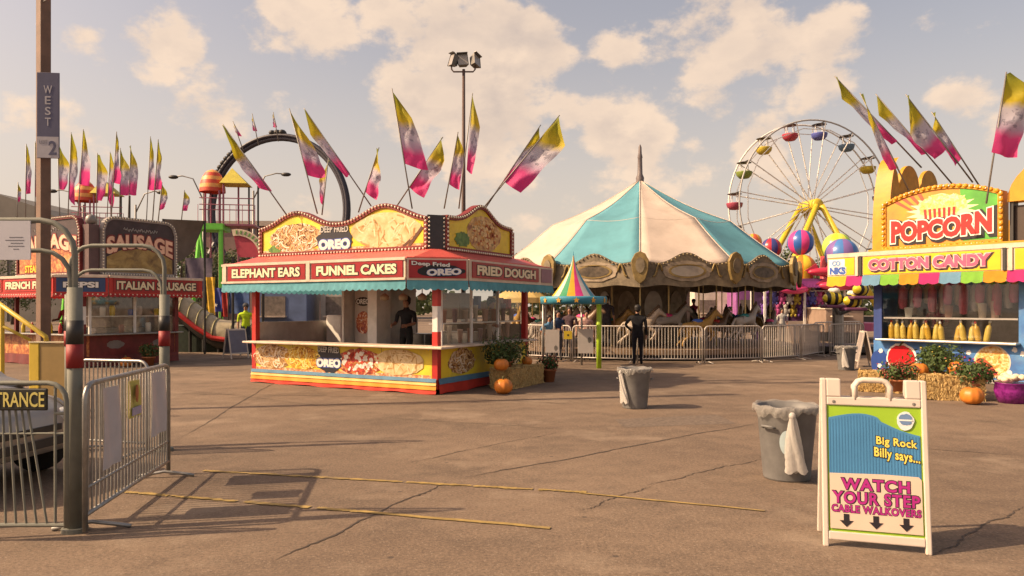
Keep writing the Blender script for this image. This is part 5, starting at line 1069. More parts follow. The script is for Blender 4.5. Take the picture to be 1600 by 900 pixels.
# lamp post with the lot sign
LPX = P(68, 0, 11.6); lp = thing('lamp_post', 'tall brown square post carrying the lot sign at the left', 'post', (LPX.x, 11.6, 0), R(-32))
MB().box(-.08,.08,-.08,.08,0,9.2).build('post', mat('brown_post', (.19,.115,.08), .6, var=.2), lp, bevel=.012); MB().box(-.2,.2,-.2,.2,0,.04).build('base_plate', GREYPOLE, lp)
MB().tube((0,-.04,6.60), (.48,-.04,6.66), .01).build('wire_bracket', GREYPOLE, lp)
a = P(58,247,11.42); wd = 33/FPX*11.42; sh_ = (247-113)/FPX*11.42
ls = thing('lot_sign', 'tall blue and white parking sign reading WEST 2 on the post', 'sign', (a.x, 11.42, a.z), R(6))
MB().box(0, wd, -.012, .012, 0, sh_).build('sign_panel', mat('sign_navy', (.075,.075,.14), .45, var=.1), ls, bevel=.005); MB().box(.006, wd-.006, -.017, -.0125, .006, sh_*.25).build('lower_panel', mat('sign_pale', (.40,.38,.42), .5), ls)
Mi = Matrix.Identity(4)
for i, ch in enumerate('WEST'): txt(ch, Mi, wd*.5, sh_*(.80-.125*i), wd*(.38 if ch == 'W' else .26), .128, mat('sign_pale', (.40,.38,.42), .5), ls, y=-.0135, off=.01)
txt('2', Mi, wd*.72, sh_*.12, wd*.36, sh_*.165, mat('sign_navy', (.075,.075,.14), .45), ls, y=-.0185, off=.02); txt('LOT', Mi, wd*.30, sh_*.19, wd*.36, .06, mat('sign_grey', (.25,.24,.28), .5), ls, y=-.0185)
MB().box(wd*.3,wd*.6,.012,.08,sh_*.2,sh_*.24).build('bracket', GREYPOLE, ls); MB().box(wd*.3,wd*.6,.012,.08,sh_*.8,sh_*.84).build('bracket', GREYPOLE, ls)

# ------------------------------------------------------------------ entrance gates at the left
GT = mat('gate_tube', (.19,.19,.155), .7, metal=0, var=.2); GRED = mat('gate_red_pad', (.28,.02,.02), .6)
def gate(label, xr, d, wd, post_r, zt, z2, dep=0, pads=True, rz=0):
    b = P(xr, 0, d); t = thing('entrance_gate', label, 'gate', (b.x, d, 0), rz, 'tube entrance gates'); r = post_r
    for k, (z, rr) in enumerate(((zt, .26), (z2, .22))):
        yo = 0 if k == 0 else .0
        ins = 0 if k == 0 else .03
        pts = [(-ins,0,.02 if k == 0 else z-rr-.5),(-ins,0,z-rr)]+[(-ins-rr+rr*math.cos(R(q)), 0, z-rr+rr*math.sin(R(q))) for q in (22,45,67,90)]
        pts += [(-wd-x, y, zz) for x, y, zz in reversed(pts)]
        MB().path(pts, r*.52 if k == 0 else r*.42, 12).build('arch_tube', GT, t, True)
    for x in (0, -wd):
        MB().tube((x,0,0), (x,0,.03), r*2.2, n=16).build('base_flange', GT, t)
        MB().tube((x,0,.02), (x,0,1.85), r*1.25, n=14).build('post_sleeve', GT, t, True)
        if pads: MB().tube((x,0,1.24), (x,0,1.42), r*1.4, n=14).build('pad', GRED, t, True); MB().tube((x,0,1.42), (x,0,1.60), r*1.4, n=14).build('pad', DARK, t, True)
    return t
gate('near entrance gate of grey bent tube with a paper notice', 117, 5.44, 1.25, .042, 2.36, 2.13); gate('farther entrance gate of grey bent tube with red padded post', 257, 8.5, 1.12, .045, 2.43, 2.14)
no = notice('white paper notice clipped to the near entrance gate', -14, 48, 345, 406, 5.36, mat('paper_grey', (.52,.52,.58), .6, var=.05))
for i, (x0, x1) in enumerate(((.14,.24),(.11,.25),(.15,.24),(.13,.25),(.17,.21))): MB().box(x0, x1, -.0052, -.0042, .165-.022*i, .171-.022*i).build('print', mat('paper_ink', (.15,.15,.18), .6), no)
# barricade with notices
pa, pb = G(131,836), G(264,741)
cb, cl = barricade('steel crowd barrier with papers tied to it beside the entrance gate', pa, pb, 1.12, 26, rt=.021, rb_=.0085)
MB().tube((.03,0,.34), (cl-.03,0,.34), .012, n=6).build('middle_rail', STEEL, cb, True)
CLEAR = mat('sheet_plastic', (.50,.49,.52), .4, var=.08)
for i, (x0, x1, z0, z1, m_, s) in enumerate(((.30,.70,.42,1.06,CLEAR,'left grey sheet tied to the crowd barrier'),(.93,1.22,.74,1.06,mat('yellow_poster', (.55,.50,.12), .5),'yellow poster with a red mark on the crowd barrier'),(1.55,2.02,.48,1.08,CLEAR,'right grey sheet tied to the crowd barrier'))):
    o_ = thing('tied_sheet', s, 'sheet', pa, math.atan2(pb.y-pa.y, pb.x-pa.x)); f = cl/2.25
    MB().grid(lambda u, v: ((x0+(x1-x0)*u)*f, -.03-.012*math.sin(u*7+v*3), z0+(z1-z0)*v), 8, 8).build('sheet', m_, o_, True)
    if i == 1: MB().prism(blob((x0+x1)/2*f, .95, .03, .08, .2, 12), -.052, -.046).build('print', mat('rust_print', (.4,.12,.04), .5), o_); MB().box((x0+.02)*f, (x1-.02)*f, -.05, -.046, z0+.02, z0+.09).build('print', mat('lilac_print', (.35,.32,.45), .5), o_)
barricade('steel crowd barrier standing behind the papered one', G(120,705), G(234,712), 1.08, 16)
# gate leaf with the ENTRANCE sign
eg = thing('gate_leaf', 'low swing gate with fanned bars carrying the ENTRANCE sign', 'gate', (P(108,0,5.2).x, 5.2, 0), 0)
gl = .95; gh = 1.15
pts = [(-.02,0,.1),(-.02,0,gh-.13)]+[(-.02-.13+.13*math.cos(R(q)), 0, gh-.13+.13*math.sin(R(q))) for q in (22,45,67,90)]; pts += [(-gl-x, y, z) for x, y, z in reversed(pts)]
MB().path(pts, .018, 8).build('frame_tube', GT, eg, True); MB().tube((-.02,0,.12), (-gl+.02,0,.12), .016).build('bottom_rail', GT, eg); MB().tube((-.1,0,.14), (-.1,0,gh-.01), .01).build('bar', GT, eg)
MB().tube((-.02,0,.93), (-.1,0,.93), .012).build('latch', GT, eg); MB().tube((-gl+.02,0,.78), (-.02,0,.785), .008).build('middle_rail', GT, eg)
for i in range(7): MB().tube((-.14-.075*i-.02, 0, .12), (-.30-.045*i, 0, .97), .0085).build('bar', GT, eg)
MB().box(-.64,-.135,-.04,-.02,.955,1.115).build('sign_panel', mat('sign_black', (.02,.02,.015), .45), eg, bevel=.01)
txt('ENTRANCE', Mi, -.388, 1.035, .47, .108, mat('sign_letter_yellow', (.66,.56,.16), .5), eg, y=-.0405, off=.012)
# yellow ramp end with handrail
yr = thing('yellow_ramp', 'yellow ramp end panel with sloping handrail behind the entrance gate', 'ramp', (P(45,0,10.9).x, 10.9, 0), R(-4))
YP = mat('ramp_yellow', (.62,.44,.05), .45, var=.1, dirt=.15); YT = mat('ramp_yellow_shaded', (.30,.20,.07), .5, var=.1)  # ramp panel's shaded face painted as a darker tan of its yellow
MB().box(0.16,.62,.012,.05,0.03,1.15).build('panel', YT, yr); MB().box(.0,.16,-.0,.06,0.0,1.16).build('post', YP, yr, bevel=.01); MB().box(.0,.63,-.01,.07,1.16,1.18).build('cap_rail', mat('ramp_cream', (.62,.54,.36), .5), yr)
MB().path([(.26,.03,1.18),(.25,.03,1.25),(.1,.03,1.35),(-.75,.03,1.92)], .035, 8).build('handrail', YP, yr, True); MB().path([(.0,.03,1.2),(-.8,.03,1.58)], .025, 8).build('lower_handrail', YP, yr, True)
MB().tube((-.45,.03,.0), (-.45,.03,1.74), .03).build('post', YP, yr); MB().box(-1.6,-.02,-.3,.9,.30,.36).build('ramp_deck', STEEL, yr)
for x in (-1.5,-.1): MB().box(x-.03,x+.03,-.25,-.19,0,.3).build('deck_leg', STEEL, yr)
# nose of a parked silver car
cr_ = thing('parked_car', 'low silver car nose showing behind the entrance gate leaf', 'car', (P(-75,0,6.7).x, 6.75, 0), R(-8))
CARP = mat('silver_paint', (.36,.33,.30), .3, metal=.5, var=.06)
prof = [(-3.2,.3),(-3.2,.75),(-2.9,.95),(-2.3,1.02),(-1.9,1.36),(-.9,1.40),(-.35,1.02),(.1,.90),(.5,.80),(.68,.68),(.74,.52),(.72,.30),(.4,.22),(-2.9,.22)]
def carf(u, v):
    k = u*(len(prof)-1); i = min(int(k), len(prof)-2); f = k-i; x = prof[i][0]+(prof[i+1][0]-prof[i][0])*f; z = prof[i][1]+(prof[i+1][1]-prof[i][1])*f
    y = (v-.5)*1.66; e = abs(v-.5)*2; return (x-(e**4)*.22*(1 if x > 0 else -.6), y*(1-.12*max(0, z-.8)), z-(e**4)*.05)
cb_ = MB().grid(carf, 52, 14).build('body', CARP, cr_, True)
for s in (-1, 1):
    side = [(x-.12*(1 if x > 0 else -.5), z-.05) for x, z in prof]
    MB().prism(side, s*.80-.02, s*.80+.02).build('door_side', CARP, cr_)
    for x in (.18, -2.4): 
        wh = MB().lathe([(.05,-.09),(.20,-.1),(.30,-.09),(.32,-.05),(.32,.05),(.30,.09),(.2,.1),(.05,.09)], 24, (0,0,0), Matrix.Translation((x,s*.76,.32)) @ Matrix.Rotation(R(90), 4, 'X')).build('wheel', mat('tyre', (.02,.02,.02), .8), cr_, True)
    MB().ball((.60, s*.60, .62), (.10,.17,.07), 12, 8).build('headlight', mat('headlight_glass', (.6,.6,.58), .1), cr_, True)
MB().box(.66,.75,-.42,.42,.50,.56).build('grille', DARK, cr_); MB().box(.66,.755,-.5,.5,.36,.44).build('grille', DARK, cr_)
MB().grid(lambda u, v: (-.90+.56*u+.02, (v-.5)*1.3, 1.415-.37*u), 4, 6).build('windscreen', mat('tinted_glass', (.04,.045,.05), .08), cr_)

# ------------------------------------------------------------------ rides beyond
# giant wheel
fw_d = 70; hub = P(1250,322,fw_d); FR = 8.15
fw = thing('giant_wheel', 'giant wheel with yellow legs and coloured tubs behind the popcorn stand', 'ferris wheel', (hub.x+1.0, fw_d, 0), R(12))
HZ = hub.z; WSP = mat('spoke_white', (.80,.76,.70), .5, var=.2); WY = mat('wheel_yellow', (.68,.50,.04), .45); WRIM = mat('rim_grey', (.42,.41,.40), .5)
for y in (-1.0, 1.0):
    MB().path([(FR*math.cos(2*math.pi*i/64), y, HZ+FR*math.sin(2*math.pi*i/64)) for i in range(64)], .085, 6, True).build('rim', WRIM if y < 0 else WSP, fw, True)
    MB().path([((FR-.75)*math.cos(2*math.pi*(i+.5)/16), y, HZ+(FR-.75)*math.sin(2*math.pi*(i+.5)/16)) for i in range(16)], .045, 5, True).build('inner_rim', WSP, fw)
NG = 16; tubc = [(.10,.12,.40),(.45,.05,.08),(.55,.42,.05),(.20,.26,.05),(.35,.06,.10),(.14,.13,.18),(.5,.38,.04),(.12,.2,.3)]
BULBW = MB()
for k in range(NG):
    a = R(90-7)+2*math.pi*k/NG; ca_, sa_ = math.cos(a), math.sin(a)
    for y in (-1.0, 1.0):
        MB().tube((.35*ca_, y*.5, HZ+.35*sa_), (FR*ca_, y, HZ+FR*sa_), .058, .05, 6).build('spoke', WSP, fw)
        for q in range(9): BULBW.ball((FR*ca_*(.22+.08*q), y*(.62+.035*q), HZ+FR*sa_*(.22+.08*q)), .075, 6, 4)
    MB().tube((FR*ca_, -1.05, HZ+FR*sa_), (FR*ca_, 1.05, HZ+FR*sa_), .06).build('axle_bar', DARK, fw)
    g_ = (FR*ca_, 0, HZ+FR*sa_); z = g_[2]
    tub = MB().lathe([(.05,-1.62),(.45,-1.56),(.70,-1.3),(.77,-1.02),(.77,-.96),(.70,-.96),(.55,-1.2),(.05,-1.3)], 14, g_).build('tub', mat('tub_%d' % (k % 8), tubc[k % 8], .45), fw, True)
    MB().lathe([(.70,-.10),(.4,-.0),(.05,.04)], 14, g_).build('tub_canopy', mat('tub_canopy', (.16,.14,.12), .6), tub, True)
    for yy_, xx_ in ((-.5,0),(.5,0),(0,.5),(0,-.5)): MB().tube((g_[0]+xx_, yy_, z-1.05), (g_[0]+xx_*.8, yy_*.8, z-.06), .035, n=5).build('tub_rod', WSP, tub)
BULBW.build('spoke_bulbs', mat('spoke_bulb', (.80,.72,.62), .4), fw, True, stuff=True)
MB().lathe([(.05,-1.35),(.5,-1.35),(.58,-1.2),(.58,1.2),(.5,1.35),(.05,1.35)], 18, (0,0,0), Matrix.Translation((0,0,HZ)) @ Matrix.Rotation(R(90), 4, 'X')).build('hub', WY, fw, True)
for y in (-1.4, 1.4):
    for s in (-1, 1): MB().tube((s*.25, y, HZ-.1), (s*6.4, y*1.9, 0), .27, .32, 8).build('leg', WY, fw, True)
MB().box(-6,6,-3,3,0,.8).build('base_trailer', DARK, fw)

# ring ride
ring_d = 85; rc = P(434,330,ring_d); RR = 8.95; rg = thing('loop_ride', 'dark steel loop ride arching above the funnel cake stand', 'ride', (rc.x, ring_d, 0), R(-12))
TRK = mat('track_navy', (.045,.04,.055), .5)
for y in (-.28, .28): MB().path([(RR*math.cos(2*math.pi*i/72), y, rc.z+RR*math.sin(2*math.pi*i/72)) for i in range(72)], .22, 6, True).build('track_rail', TRK, rg, True)
MB().path([((RR-.35)*math.cos(2*math.pi*i/72), 0, rc.z+(RR-.35)*math.sin(2*math.pi*i/72)) for i in range(72)], .30, 6, True).build('track_spine', TRK, rg, True)
for i in range(72): 
    a = 2*math.pi*i/72; 
    if math.sin(a) < -.3: continue
    MB().tube((RR*math.cos(a), -.45, rc.z+RR*math.sin(a)), (RR*math.cos(a), .45, rc.z+RR*math.sin(a)), .07, n=5).build('track_tie', TRK, rg)
for (a0, a1) in ((128,150),(86,96)):
    car = MB()
    for q in range(a0, a1, 4): a = R(q); car.ball(((RR+.35)*math.cos(a), 0, rc.z+(RR+.35)*math.sin(a)), (.42,.6,.36), 8, 6)
    car.build('ride_train', DARK, rg, True)
for s in (-1, 1):
    for y in (-4, 4): MB().tube((s*RR*.9, 0, rc.z-RR*.35), (s*RR*1.2, y, 0), .3, n=8).build('leg', TRK, rg)
for i, (t_, b_) in enumerate((((364,190),(378,213)),((394,178),(402,205)),((427,176),(433,199)))):
    flag(80, t_, (b_[0]+2, b_[1]+22), (b_[0], b_[1]), (b_[0]-7, b_[1]-1), (t_[0]+(b_[0]-t_[0])*.3-4, t_[1]+8), 'tiny flag %s from the left on top of the loop ride' % ORD[i], 'flags on the loop ride', seed=60+i, pr=.06)

# slide towers with striped dome and yellow roof
def tower(label, d, x, sc2=1.0, group='slide towers'):
    b = P(x, 0, d); t = thing('slide_tower', label, 'ride', (b.x, d, 0), R(8), group); k = d/FPX*sc2
    def q(px_, py_): return (px_-350)*k, CAMZ+(HOR-py_)*k
    PUR = mat('tower_mauve', (.30,.09,.14), .5); GRN = mat('tower_green', (.17,.62,.06), .5); DOM = mat('dome_red', (.62,.07,.03), .5); DOM2 = mat('dome_orange', (.80,.36,.10), .5)
    for i in range(6):    # striped quarter dome
        z0 = i/6; z1 = (i+1)/6; cx_, zb = q(333, 301); r = 19*k; H = 36*k
        pr = [(r*math.sqrt(max(0, 1-zz*zz))+.01, H*zz) for zz in (z0, (z0+z1)/2, z1)]
        MB().lathe(pr, 18, (cx_, 0, zb)).build('dome_stripe', DOM if i % 2 == 0 else DOM2, t, True)
    x0, zb = q(351, 289); x1, _ = q(386, 289); xa, za = q(362, 262)
    MB().add([(x0-.1,-.8,zb),(x1+.1,-.8,zb),(x1+.1,.8,zb),(x0-.1,.8,zb),(xa,0,za)], [(0,1,4),(1,2,4),(2,3,4),(3,0,4),(3,2,1,0)]).build('yellow_roof', mat('tower_yellow', (.55,.46,.06), .6), t)
    for px_, top in ((318,300),(326,300),(340,300),(347,300),(353,289),(368,289),(398,287),(384,289)):
        xx, zt = q(px_, top); MB().tube((xx,(-.6 if px_ % 2 else .6),0), (xx,(-.6 if px_ % 2 else .6),zt), .055, n=6).build('mast', PUR if px_ < 384 else DARK, t)
    for py_ in (330, 322, 312): (xa_, z_), (xb_, _) = q(318, py_), q(398, py_); MB().tube((xa_,-.62,z_), (xb_,-.62,z_), .03, n=5).build('railing', PUR, t)
    xa_, z_ = q(316, 352); xb_, _ = q(400, 352); MB().box(xa_, xb_, -.8, .8, z_-.1, z_).build('platform', PUR, t)
    for i in range(10): xx = xa_+(xb_-xa_)*i/9; MB().tube((xx,-.64,z_), (xx,-.64,q(0,322)[1]), .018, n=4).build('baluster', PUR, t)
    g0, gz = q(312, 440); g1, gt = q(322, 362); g2, _ = q(352, 362); g3, _ = q(342, 440)
    MB().path([(g0-.2,-1,0),(g1,-1,gt)], .13, 6).build('trestle', GRN, t); MB().path([(g2,-1,0),(g2,-1,gt)], .13, 6).build('trestle', GRN, t); MB().path([(g3,-1.1,0),(g1,-1.1,gt)], .08, 6).build('trestle', GRN, t)
    MB().box(g1-.15, g2+.15, -1.2, .6, gt, gt+.35).build('trestle_beam', GRN, t)
    return t
tower('slide tower with red striped dome and green trestle beside the funnel cake stand', 42, 350)
t2 = tower('slide tower with red striped dome behind the sausage stand flags', 46, 150, .92)
# tube slide
td = 27; sl_ = thing('tube_slide', 'cream half tube slide with red edge behind the funnel cake stand', 'slide', (P(330,0,td).x, td, 0)); ox = P(330,0,td)
cl_ = [P(262,470,td)-Vector((ox.x,td,0)), P(292,484,td)-Vector((ox.x,td,0)), P(318,505,td)-Vector((ox.x,td,0)), P(342,520,td)-Vector((ox.x,td,0)), P(395,528,td)-Vector((ox.x,td,0))]
TUBE = mat('slide_cream', (.55,.47,.32), .35, thru=.3, var=.2); 
def bez(t_):
    k = t_*(len(cl_)-1); i = min(int(k), len(cl_)-2); return cl_[i].lerp(cl_[i+1], k-i)
MB().grid(lambda u, v: bez(v)+Vector((0, -.62*math.cos(math.pi*u), .62*math.sin(math.pi*u)-.1)), 14, 40).build('tube_shell', TUBE, sl_, True)
for i in range(9): MB().path([bez(i/8)+Vector((0, -.64*math.cos(math.pi*u/12), .64*math.sin(math.pi*u/12)-.1)) for u in range(13)], .03, 5).build('tube_ring', mat('slide_ring', (.30,.26,.12), .5), sl_, True)
MB().path([bez(i/20)+Vector((0,-.64,-.16)) for i in range(21)], .09, 8).build('red_edge', RED, sl_, True); MB().path([bez(i/20)+Vector((0,.0,-.3)) for i in range(21)], .3, 8).build('slide_bed', DARK, sl_, True)
for i in (2, 6, 10, 15, 19): p_ = bez(i/20); MB().tube((p_.x,0,0), (p_.x,0,p_.z-.2), .06).build('support', DARK, sl_)
MB().box(-2.4,.9,.2,1.6,0,1.0).build('slide_base', mat('dark_green_base', (.035,.05,.035), .6, var=.4), sl_)
# striped side panels / banners near it
for i, (x0, x1, y0, y1, col, s) in enumerate(((322,336,433,500,(.75,.45,.03),'orange vertical banner'),(330,347,450,487,(.04,.06,.30),'blue starred banner'),(346,356,452,495,(.55,.05,.04),'red striped banner'),(357,390,440,490,(.05,.10,.25),'dark blue hanging banner'),(290,332,403,455,(.10,.08,.12),'dark mauve canopy side'))):
    d = 30+i*.5; a, b = P(x0,y1,d), P(x1,y0,d); t = thing('ride_banner', s+' among the rides left of the funnel cake stand', 'banner', (a.x, d, a.z))
    MB().grid(lambda u, v: (u*(b.x-a.x), .05*math.sin(u*9+v*4), v*(b.z-a.z)), 8, 6).build('cloth', mat('banner_%d' % i, col, .7, var=.3), t, True); MB().tube((0,0,-a.z), (0,0,b.z-a.z), .03).build('post', DARK, t)
    if i == 1: MB().prism([(.22+.1*(1 if q % 2 == 0 else .42)*math.sin(math.pi*q/5), .28+.1*(1 if q % 2 == 0 else .42)*math.cos(math.pi*q/5)) for q in range(10)], -.07, -.06).build('star_print', WPRINT, t)
cs = thing('arched_ride_sign', 'curved sign with lettered rim above the elephant ears panel', 'sign', (P(372,0,26).x, 26, 0)); zc = P(0,402,26).z
MB().lathe([(.05,0),(1.0,0)], 16, (0,0,zc), Matrix.Translation((0,0,zc)) @ Matrix.Rotation(R(90),4,'X') @ Matrix.Translation((0,0,-zc)), a0=0, a1=math.pi/2+.2).build('fan_panel', mat('fan_red', (.45,.05,.08), .5), cs)
arcp = [(0+1.02*math.cos(a), zc+1.02*math.sin(a)) for a in [R(q) for q in range(0, 105, 6)]]; arcq = [(0+.78*math.cos(a), zc+.78*math.sin(a)) for a in [R(q) for q in range(0, 105, 6)]]
MB().prism(arcq+arcp[::-1], -.06, -.01).build('sign_rim', mat('rim_cream', (.62,.50,.36), .5), cs)
for i in range(9):
    a = R(92-i*10); MB().prism([(.84*math.cos(a)-.03*math.sin(a), zc+.84*math.sin(a)+.03*math.cos(a)),(.84*math.cos(a)+.03*math.sin(a), zc+.84*math.sin(a)-.03*math.cos(a)),(.97*math.cos(a)+.03*math.sin(a), zc+.97*math.sin(a)-.03*math.cos(a)),(.97*math.cos(a)-.03*math.sin(a), zc+.97*math.sin(a)+.03*math.cos(a))], -.075, -.06).build('rim_mark', mat('rim_green', (.12,.26,.06), .5), cs)
for x in (-.2, .9): MB().tube((x,.03,0), (x,.03,zc), .05).build('post', DARK, cs)
# dull canvas sail right of the sausage stand
cv = thing('canvas_awning', 'dull brown canvas awning between the sausage stand and the green trestle', 'awning', (P(258,0,25).x, 25, 0)); c0 = Vector((P(258,0,25).x, 25, 0))
q4 = [P(255,342,25)-c0, P(320,345,26)-c0, P(300,395,26)-c0, P(258,424,25)-c0]
MB().grid(lambda u, v: q4[0].lerp(q4[1], u).lerp(q4[3].lerp(q4[2], u), v)+Vector((0, .25*math.sin(u*3)*math.sin(v*3), 0)), 8, 8).build('canvas', mat('canvas_brown', (.16,.125,.10), .8, var=.25, scale=2), cv, True)
for p_ in (q4[0], q4[1]): MB().tube((p_.x,p_.y,0), p_, .04).build('post', DARK, cv)

# balloon ride
bd = 38; bc = P(1290,480,bd); br_ = thing('balloon_ride', 'balloon ride with striped beach ball tops beside the giant wheel', 'ride', (bc.x, bd, 0))
MB().tube((0,0,0), (0,0,4.4), .35, .25, 12).build('mast', mat('mast_red', (.5,.05,.06), .5), br_, True); MB().lathe([(.05,.5),(2.6,.5),(2.6,.9),(.05,.95)], 24).build('turntable', mat('turntable_pink', (.5,.08,.2), .5), br_)
def gore_ball(parent, c, r, cols, n=10, squash=1, tail=0):
    first = None
    for k in range(n):
        a0, a1 = 2*math.pi*k/n, 2*math.pi*(k+1)/n
        def f(u, v):
            th = math.pi*(1-v); rr = r*math.sin(th); z = -r*squash*math.cos(math.pi*(1-v))*-1*-1; a = a0+(a1-a0)*u
            z = r*squash*math.cos(th)
            if tail and z < 0: rr = r*(math.sin(th)**.8)*(1 if True else 1); z = z*tail; rr = max(rr*(1-.35*(-z/(r*squash*tail))), .22*r if v < .06 else 0)
            return (c[0]+rr*math.cos(a), c[1]+rr*math.sin(a), c[2]+z)
        MB().grid(f, 4, 14).build('balloon_gore', cols[k % len(cols)], parent, True)
def bm(n_, c_): return mat('balloon_'+n_, c_, .3, var=.05)
BALL = [((1251,379),20,[bm('blue',(.04,.13,.42)),bm('pink',(.70,.06,.26))],0,-1),((1308,386),22,[bm('lime',(.42,.62,.04)),bm('lemon',(.72,.70,.10))],0,.6),((1315,398),25,[bm('azure',(.07,.20,.50)),bm('violet',(.22,.13,.36))],0,-1.4),
        ((1254,418),20,[bm('orange',(.72,.20,.02)),bm('gold',(.78,.56,.04))],1.8,-1.5),((1177,378),13,[bm('amber',(.75,.36,.03)),bm('rust',(.5,.10,.04))],0,1.5),((1205,388),16,[bm('crimson',(.45,.03,.05)),bm('navy',(.05,.06,.22))],0,.8)]
for (x, y), r, cols, tail, dy in BALL:
    p_ = P(x, y, bd+dy); rr = r/FPX*(bd+dy); l_ = p_-Vector((bc.x, bd, 0)); gore_ball(br_, l_, rr, cols, 10, 1, tail)
    MB().tube((0,0,1.2), (l_.x, l_.y, l_.z-rr*1.3), .07).build('sweep_arm', mat('arm_white', (.55,.5,.46), .5), br_)
    MB().lathe([(.02,0),(.35,.02),(.45,.3),(.42,.42),(.02,.3)], 14, (l_.x, l_.y, l_.z-rr*1.3-.5)).build('basket', mat('basket_brown', (.35,.12,.06), .6), br_, True)
# pink ride cars on the same ride
for (x, y, w_, col) in ((1240,452,.75,(.75,.06,.22)),(1298,425,1.2,(.50,.03,.07)),(1312,446,1.1,(.6,.05,.12))):
    p_ = P(x, y, bd-2.4)-Vector((bc.x, bd, 0)); pl = MB().ball(p_, (w_,.35,.24), 14, 8); pl.ball(p_+Vector((w_*.2,0,.2)), (w_*.4,.3,.2), 10, 6); pl.build('pink_car', bm('car%d' % int(x), col), br_, True)
    MB().add([p_+Vector((-w_*1.1,-.05,.05)), p_+Vector((-w_*.6,-.05,.42)), p_+Vector((-w_*.5,-.05,.05)), p_+Vector((-w_*1.1,.05,.05)), p_+Vector((-w_*.6,.05,.42)), p_+Vector((-w_*.5,.05,.05))], [(0,1,2),(5,4,3),(0,3,4,1),(1,4,5,2),(2,5,3,0)]).build('tail_fin', bm('car%d' % int(x), col), br_)
# bee ride
bed = 26; bb = P(1325,480,bed); be = thing('bee_ride', 'small ride of yellow striped bee cars by the popcorn stand', 'ride', (bb.x, bed, 0))
MB().tube((0,.8,0), (0,.8,2.0), .2, n=10).build('mast', STEEL, be); MB().lathe([(.05,.1),(1.5,.1),(1.5,.3),(.05,.35)], 20, (0,.8,0)).build('base_disc', DARK, be)
for i, (x, y) in enumerate(((1303,466),(1333,470),(1345,452))):
    p_ = P(x, y, bed-.3*i)-Vector((bb.x, bed, 0)); n = 7
    for k in range(n):
        u0, u1 = k/n, (k+1)/n; pr = [(.26*math.sin(math.pi*(u0+(u1-u0)*q/3))**.6+.002, -.42+.84*(u0+(u1-u0)*q/3)) for q in range(4)]
        MB().lathe(pr, 12, (0,0,0), Matrix.Translation(p_) @ Matrix.Rotation(R(20*i), 4, 'Z') @ Matrix.Rotation(R(90), 4, 'Y')).build('bee_stripe', bm('bee_yellow', (.68,.55,.04)) if k % 2 == 0 else BLACK, be, True)
    MB().box(p_.x-.4, p_.x+.4, p_.y-.3, p_.y+.3, p_.z-.36, p_.z-.24).build('car_tub', mat('tub_purple', (.16,.05,.12), .5), be, bevel=.05)
    MB().tube((0,.8,1.4), (p_.x,p_.y,p_.z-.3), .05).build('sweep_arm', STEEL, be)
    for s in (-1, 1): MB().ball((p_.x, p_.y+s*.14, p_.z+.28), (.16,.09,.10), 8, 5).build('wing', WPRINT, be, True)
# game booth with plush prizes
gd = 36; gb = P(1195,480,gd); ga = thing('game_booth', 'long game booth hung with prizes right of the carousel', 'game booth', (gb.x, gd, 0)); gw = 4.0
for x in (0, gw*.5, gw):
    for y in (0, 2): MB().box(x-.05,x+.05,y-.05,y+.05,0,3.0).build('post', WHITE, ga)
MB().box(-.2,gw+.2,-.4,2.3,3.0,3.12).build('roof', mat('booth_roof', (.22,.05,.20), .6), ga); valance(ga, (-.2,-.4), (gw+.2,-.4), 2.7, 3.0, mat('booth_valance', (.30,.05,.25), .7))
MB().box(0,gw,0,.3,0,1.0).build('counter', mat('booth_counter', (.40,.33,.28), .6), ga); MB().box(0,gw,1.95,2,0,3).build('back_wall', mat('booth_back', (.10,.05,.14), .7, var=.5), ga); MB().tube((0,.2,2.45), (gw,.2,2.55), .03).build('hanging_rail', WHITE, ga)
PLC = [mat('plush_%d' % i, c_, .9, var=.3, scale=20) for i, c_ in enumerate([(.16,.06,.30),(.10,.10,.36),(.45,.08,.25),(.48,.45,.42),(.4,.3,.05)])]; pn = ['purple','blue','pink','white','yellow']
pmz = MB().ball((0,0,-.35), (.16,.13,.19), 10, 7).ball((0,-.02,-.10), (.12,.11,.12), 10, 7)
for s in (-1, 1): pmz.ball((s*.10,-.02,.0), .05, 8, 5); pmz.ball((s*.17,-.05,-.30), (.06,.06,.12), 8, 5); pmz.ball((s*.10,-.08,-.54), (.065,.09,.08), 8, 5)
for k in range(20):
    o_ = MB(); o_.v = list(pmz.v); o_.f = list(pmz.f); b = o_.build('plush_toy', PLC[k % 5], None, True); b.location = (gb.x+.15+gw*.96*((k % 10)/10), gd+.2+(k//10)*.5, 2.46-.62*(k//10)); b.scale = (1,1,1.05)
    tag(b, '%s plush toy, %s from the left in the %s row of the game booth' % (pn[k % 5], ORD[k % 10], 'upper' if k < 10 else 'lower'), 'plush toy', 'plush toys in the game booth')

# ------------------------------------------------------------------ far buildings and trees
eb = thing('exhibition_hall', 'long dull mauve exhibition hall behind the loop ride', 'building', (-46, 100, 0))
MB().box(0,24,0,20,0,13.0).build('wall', mat('hall_wall', (.24,.15,.13), .8, var=.15, scale=.3), eb); MB().box(-.4,24.4,-.4,20.4,13.0,13.7).build('roof_edge', mat('hall_roof', (.40,.32,.27), .7), eb)
for i in range(7): MB().box(1.2+i*3.3,3.2+i*3.3,-.06,.02,4,7).build('window', mat('hall_glass', (.07,.07,.08), .2), eb)
gr = thing('grey_dome_hall', 'grey curved roof hall at the far left behind the sausage stand', 'building', (-62, 84, 0))
MB().add([], []).prism([(-14,0),(10.5,0),(10.5,11.2),(6.5,13.4),(1,15.2),(-5,16.2),(-14,17)], 0, 20).build('roof_shell', mat('grey_roof', (.15,.135,.12), .7, var=.2, scale=.4), gr)
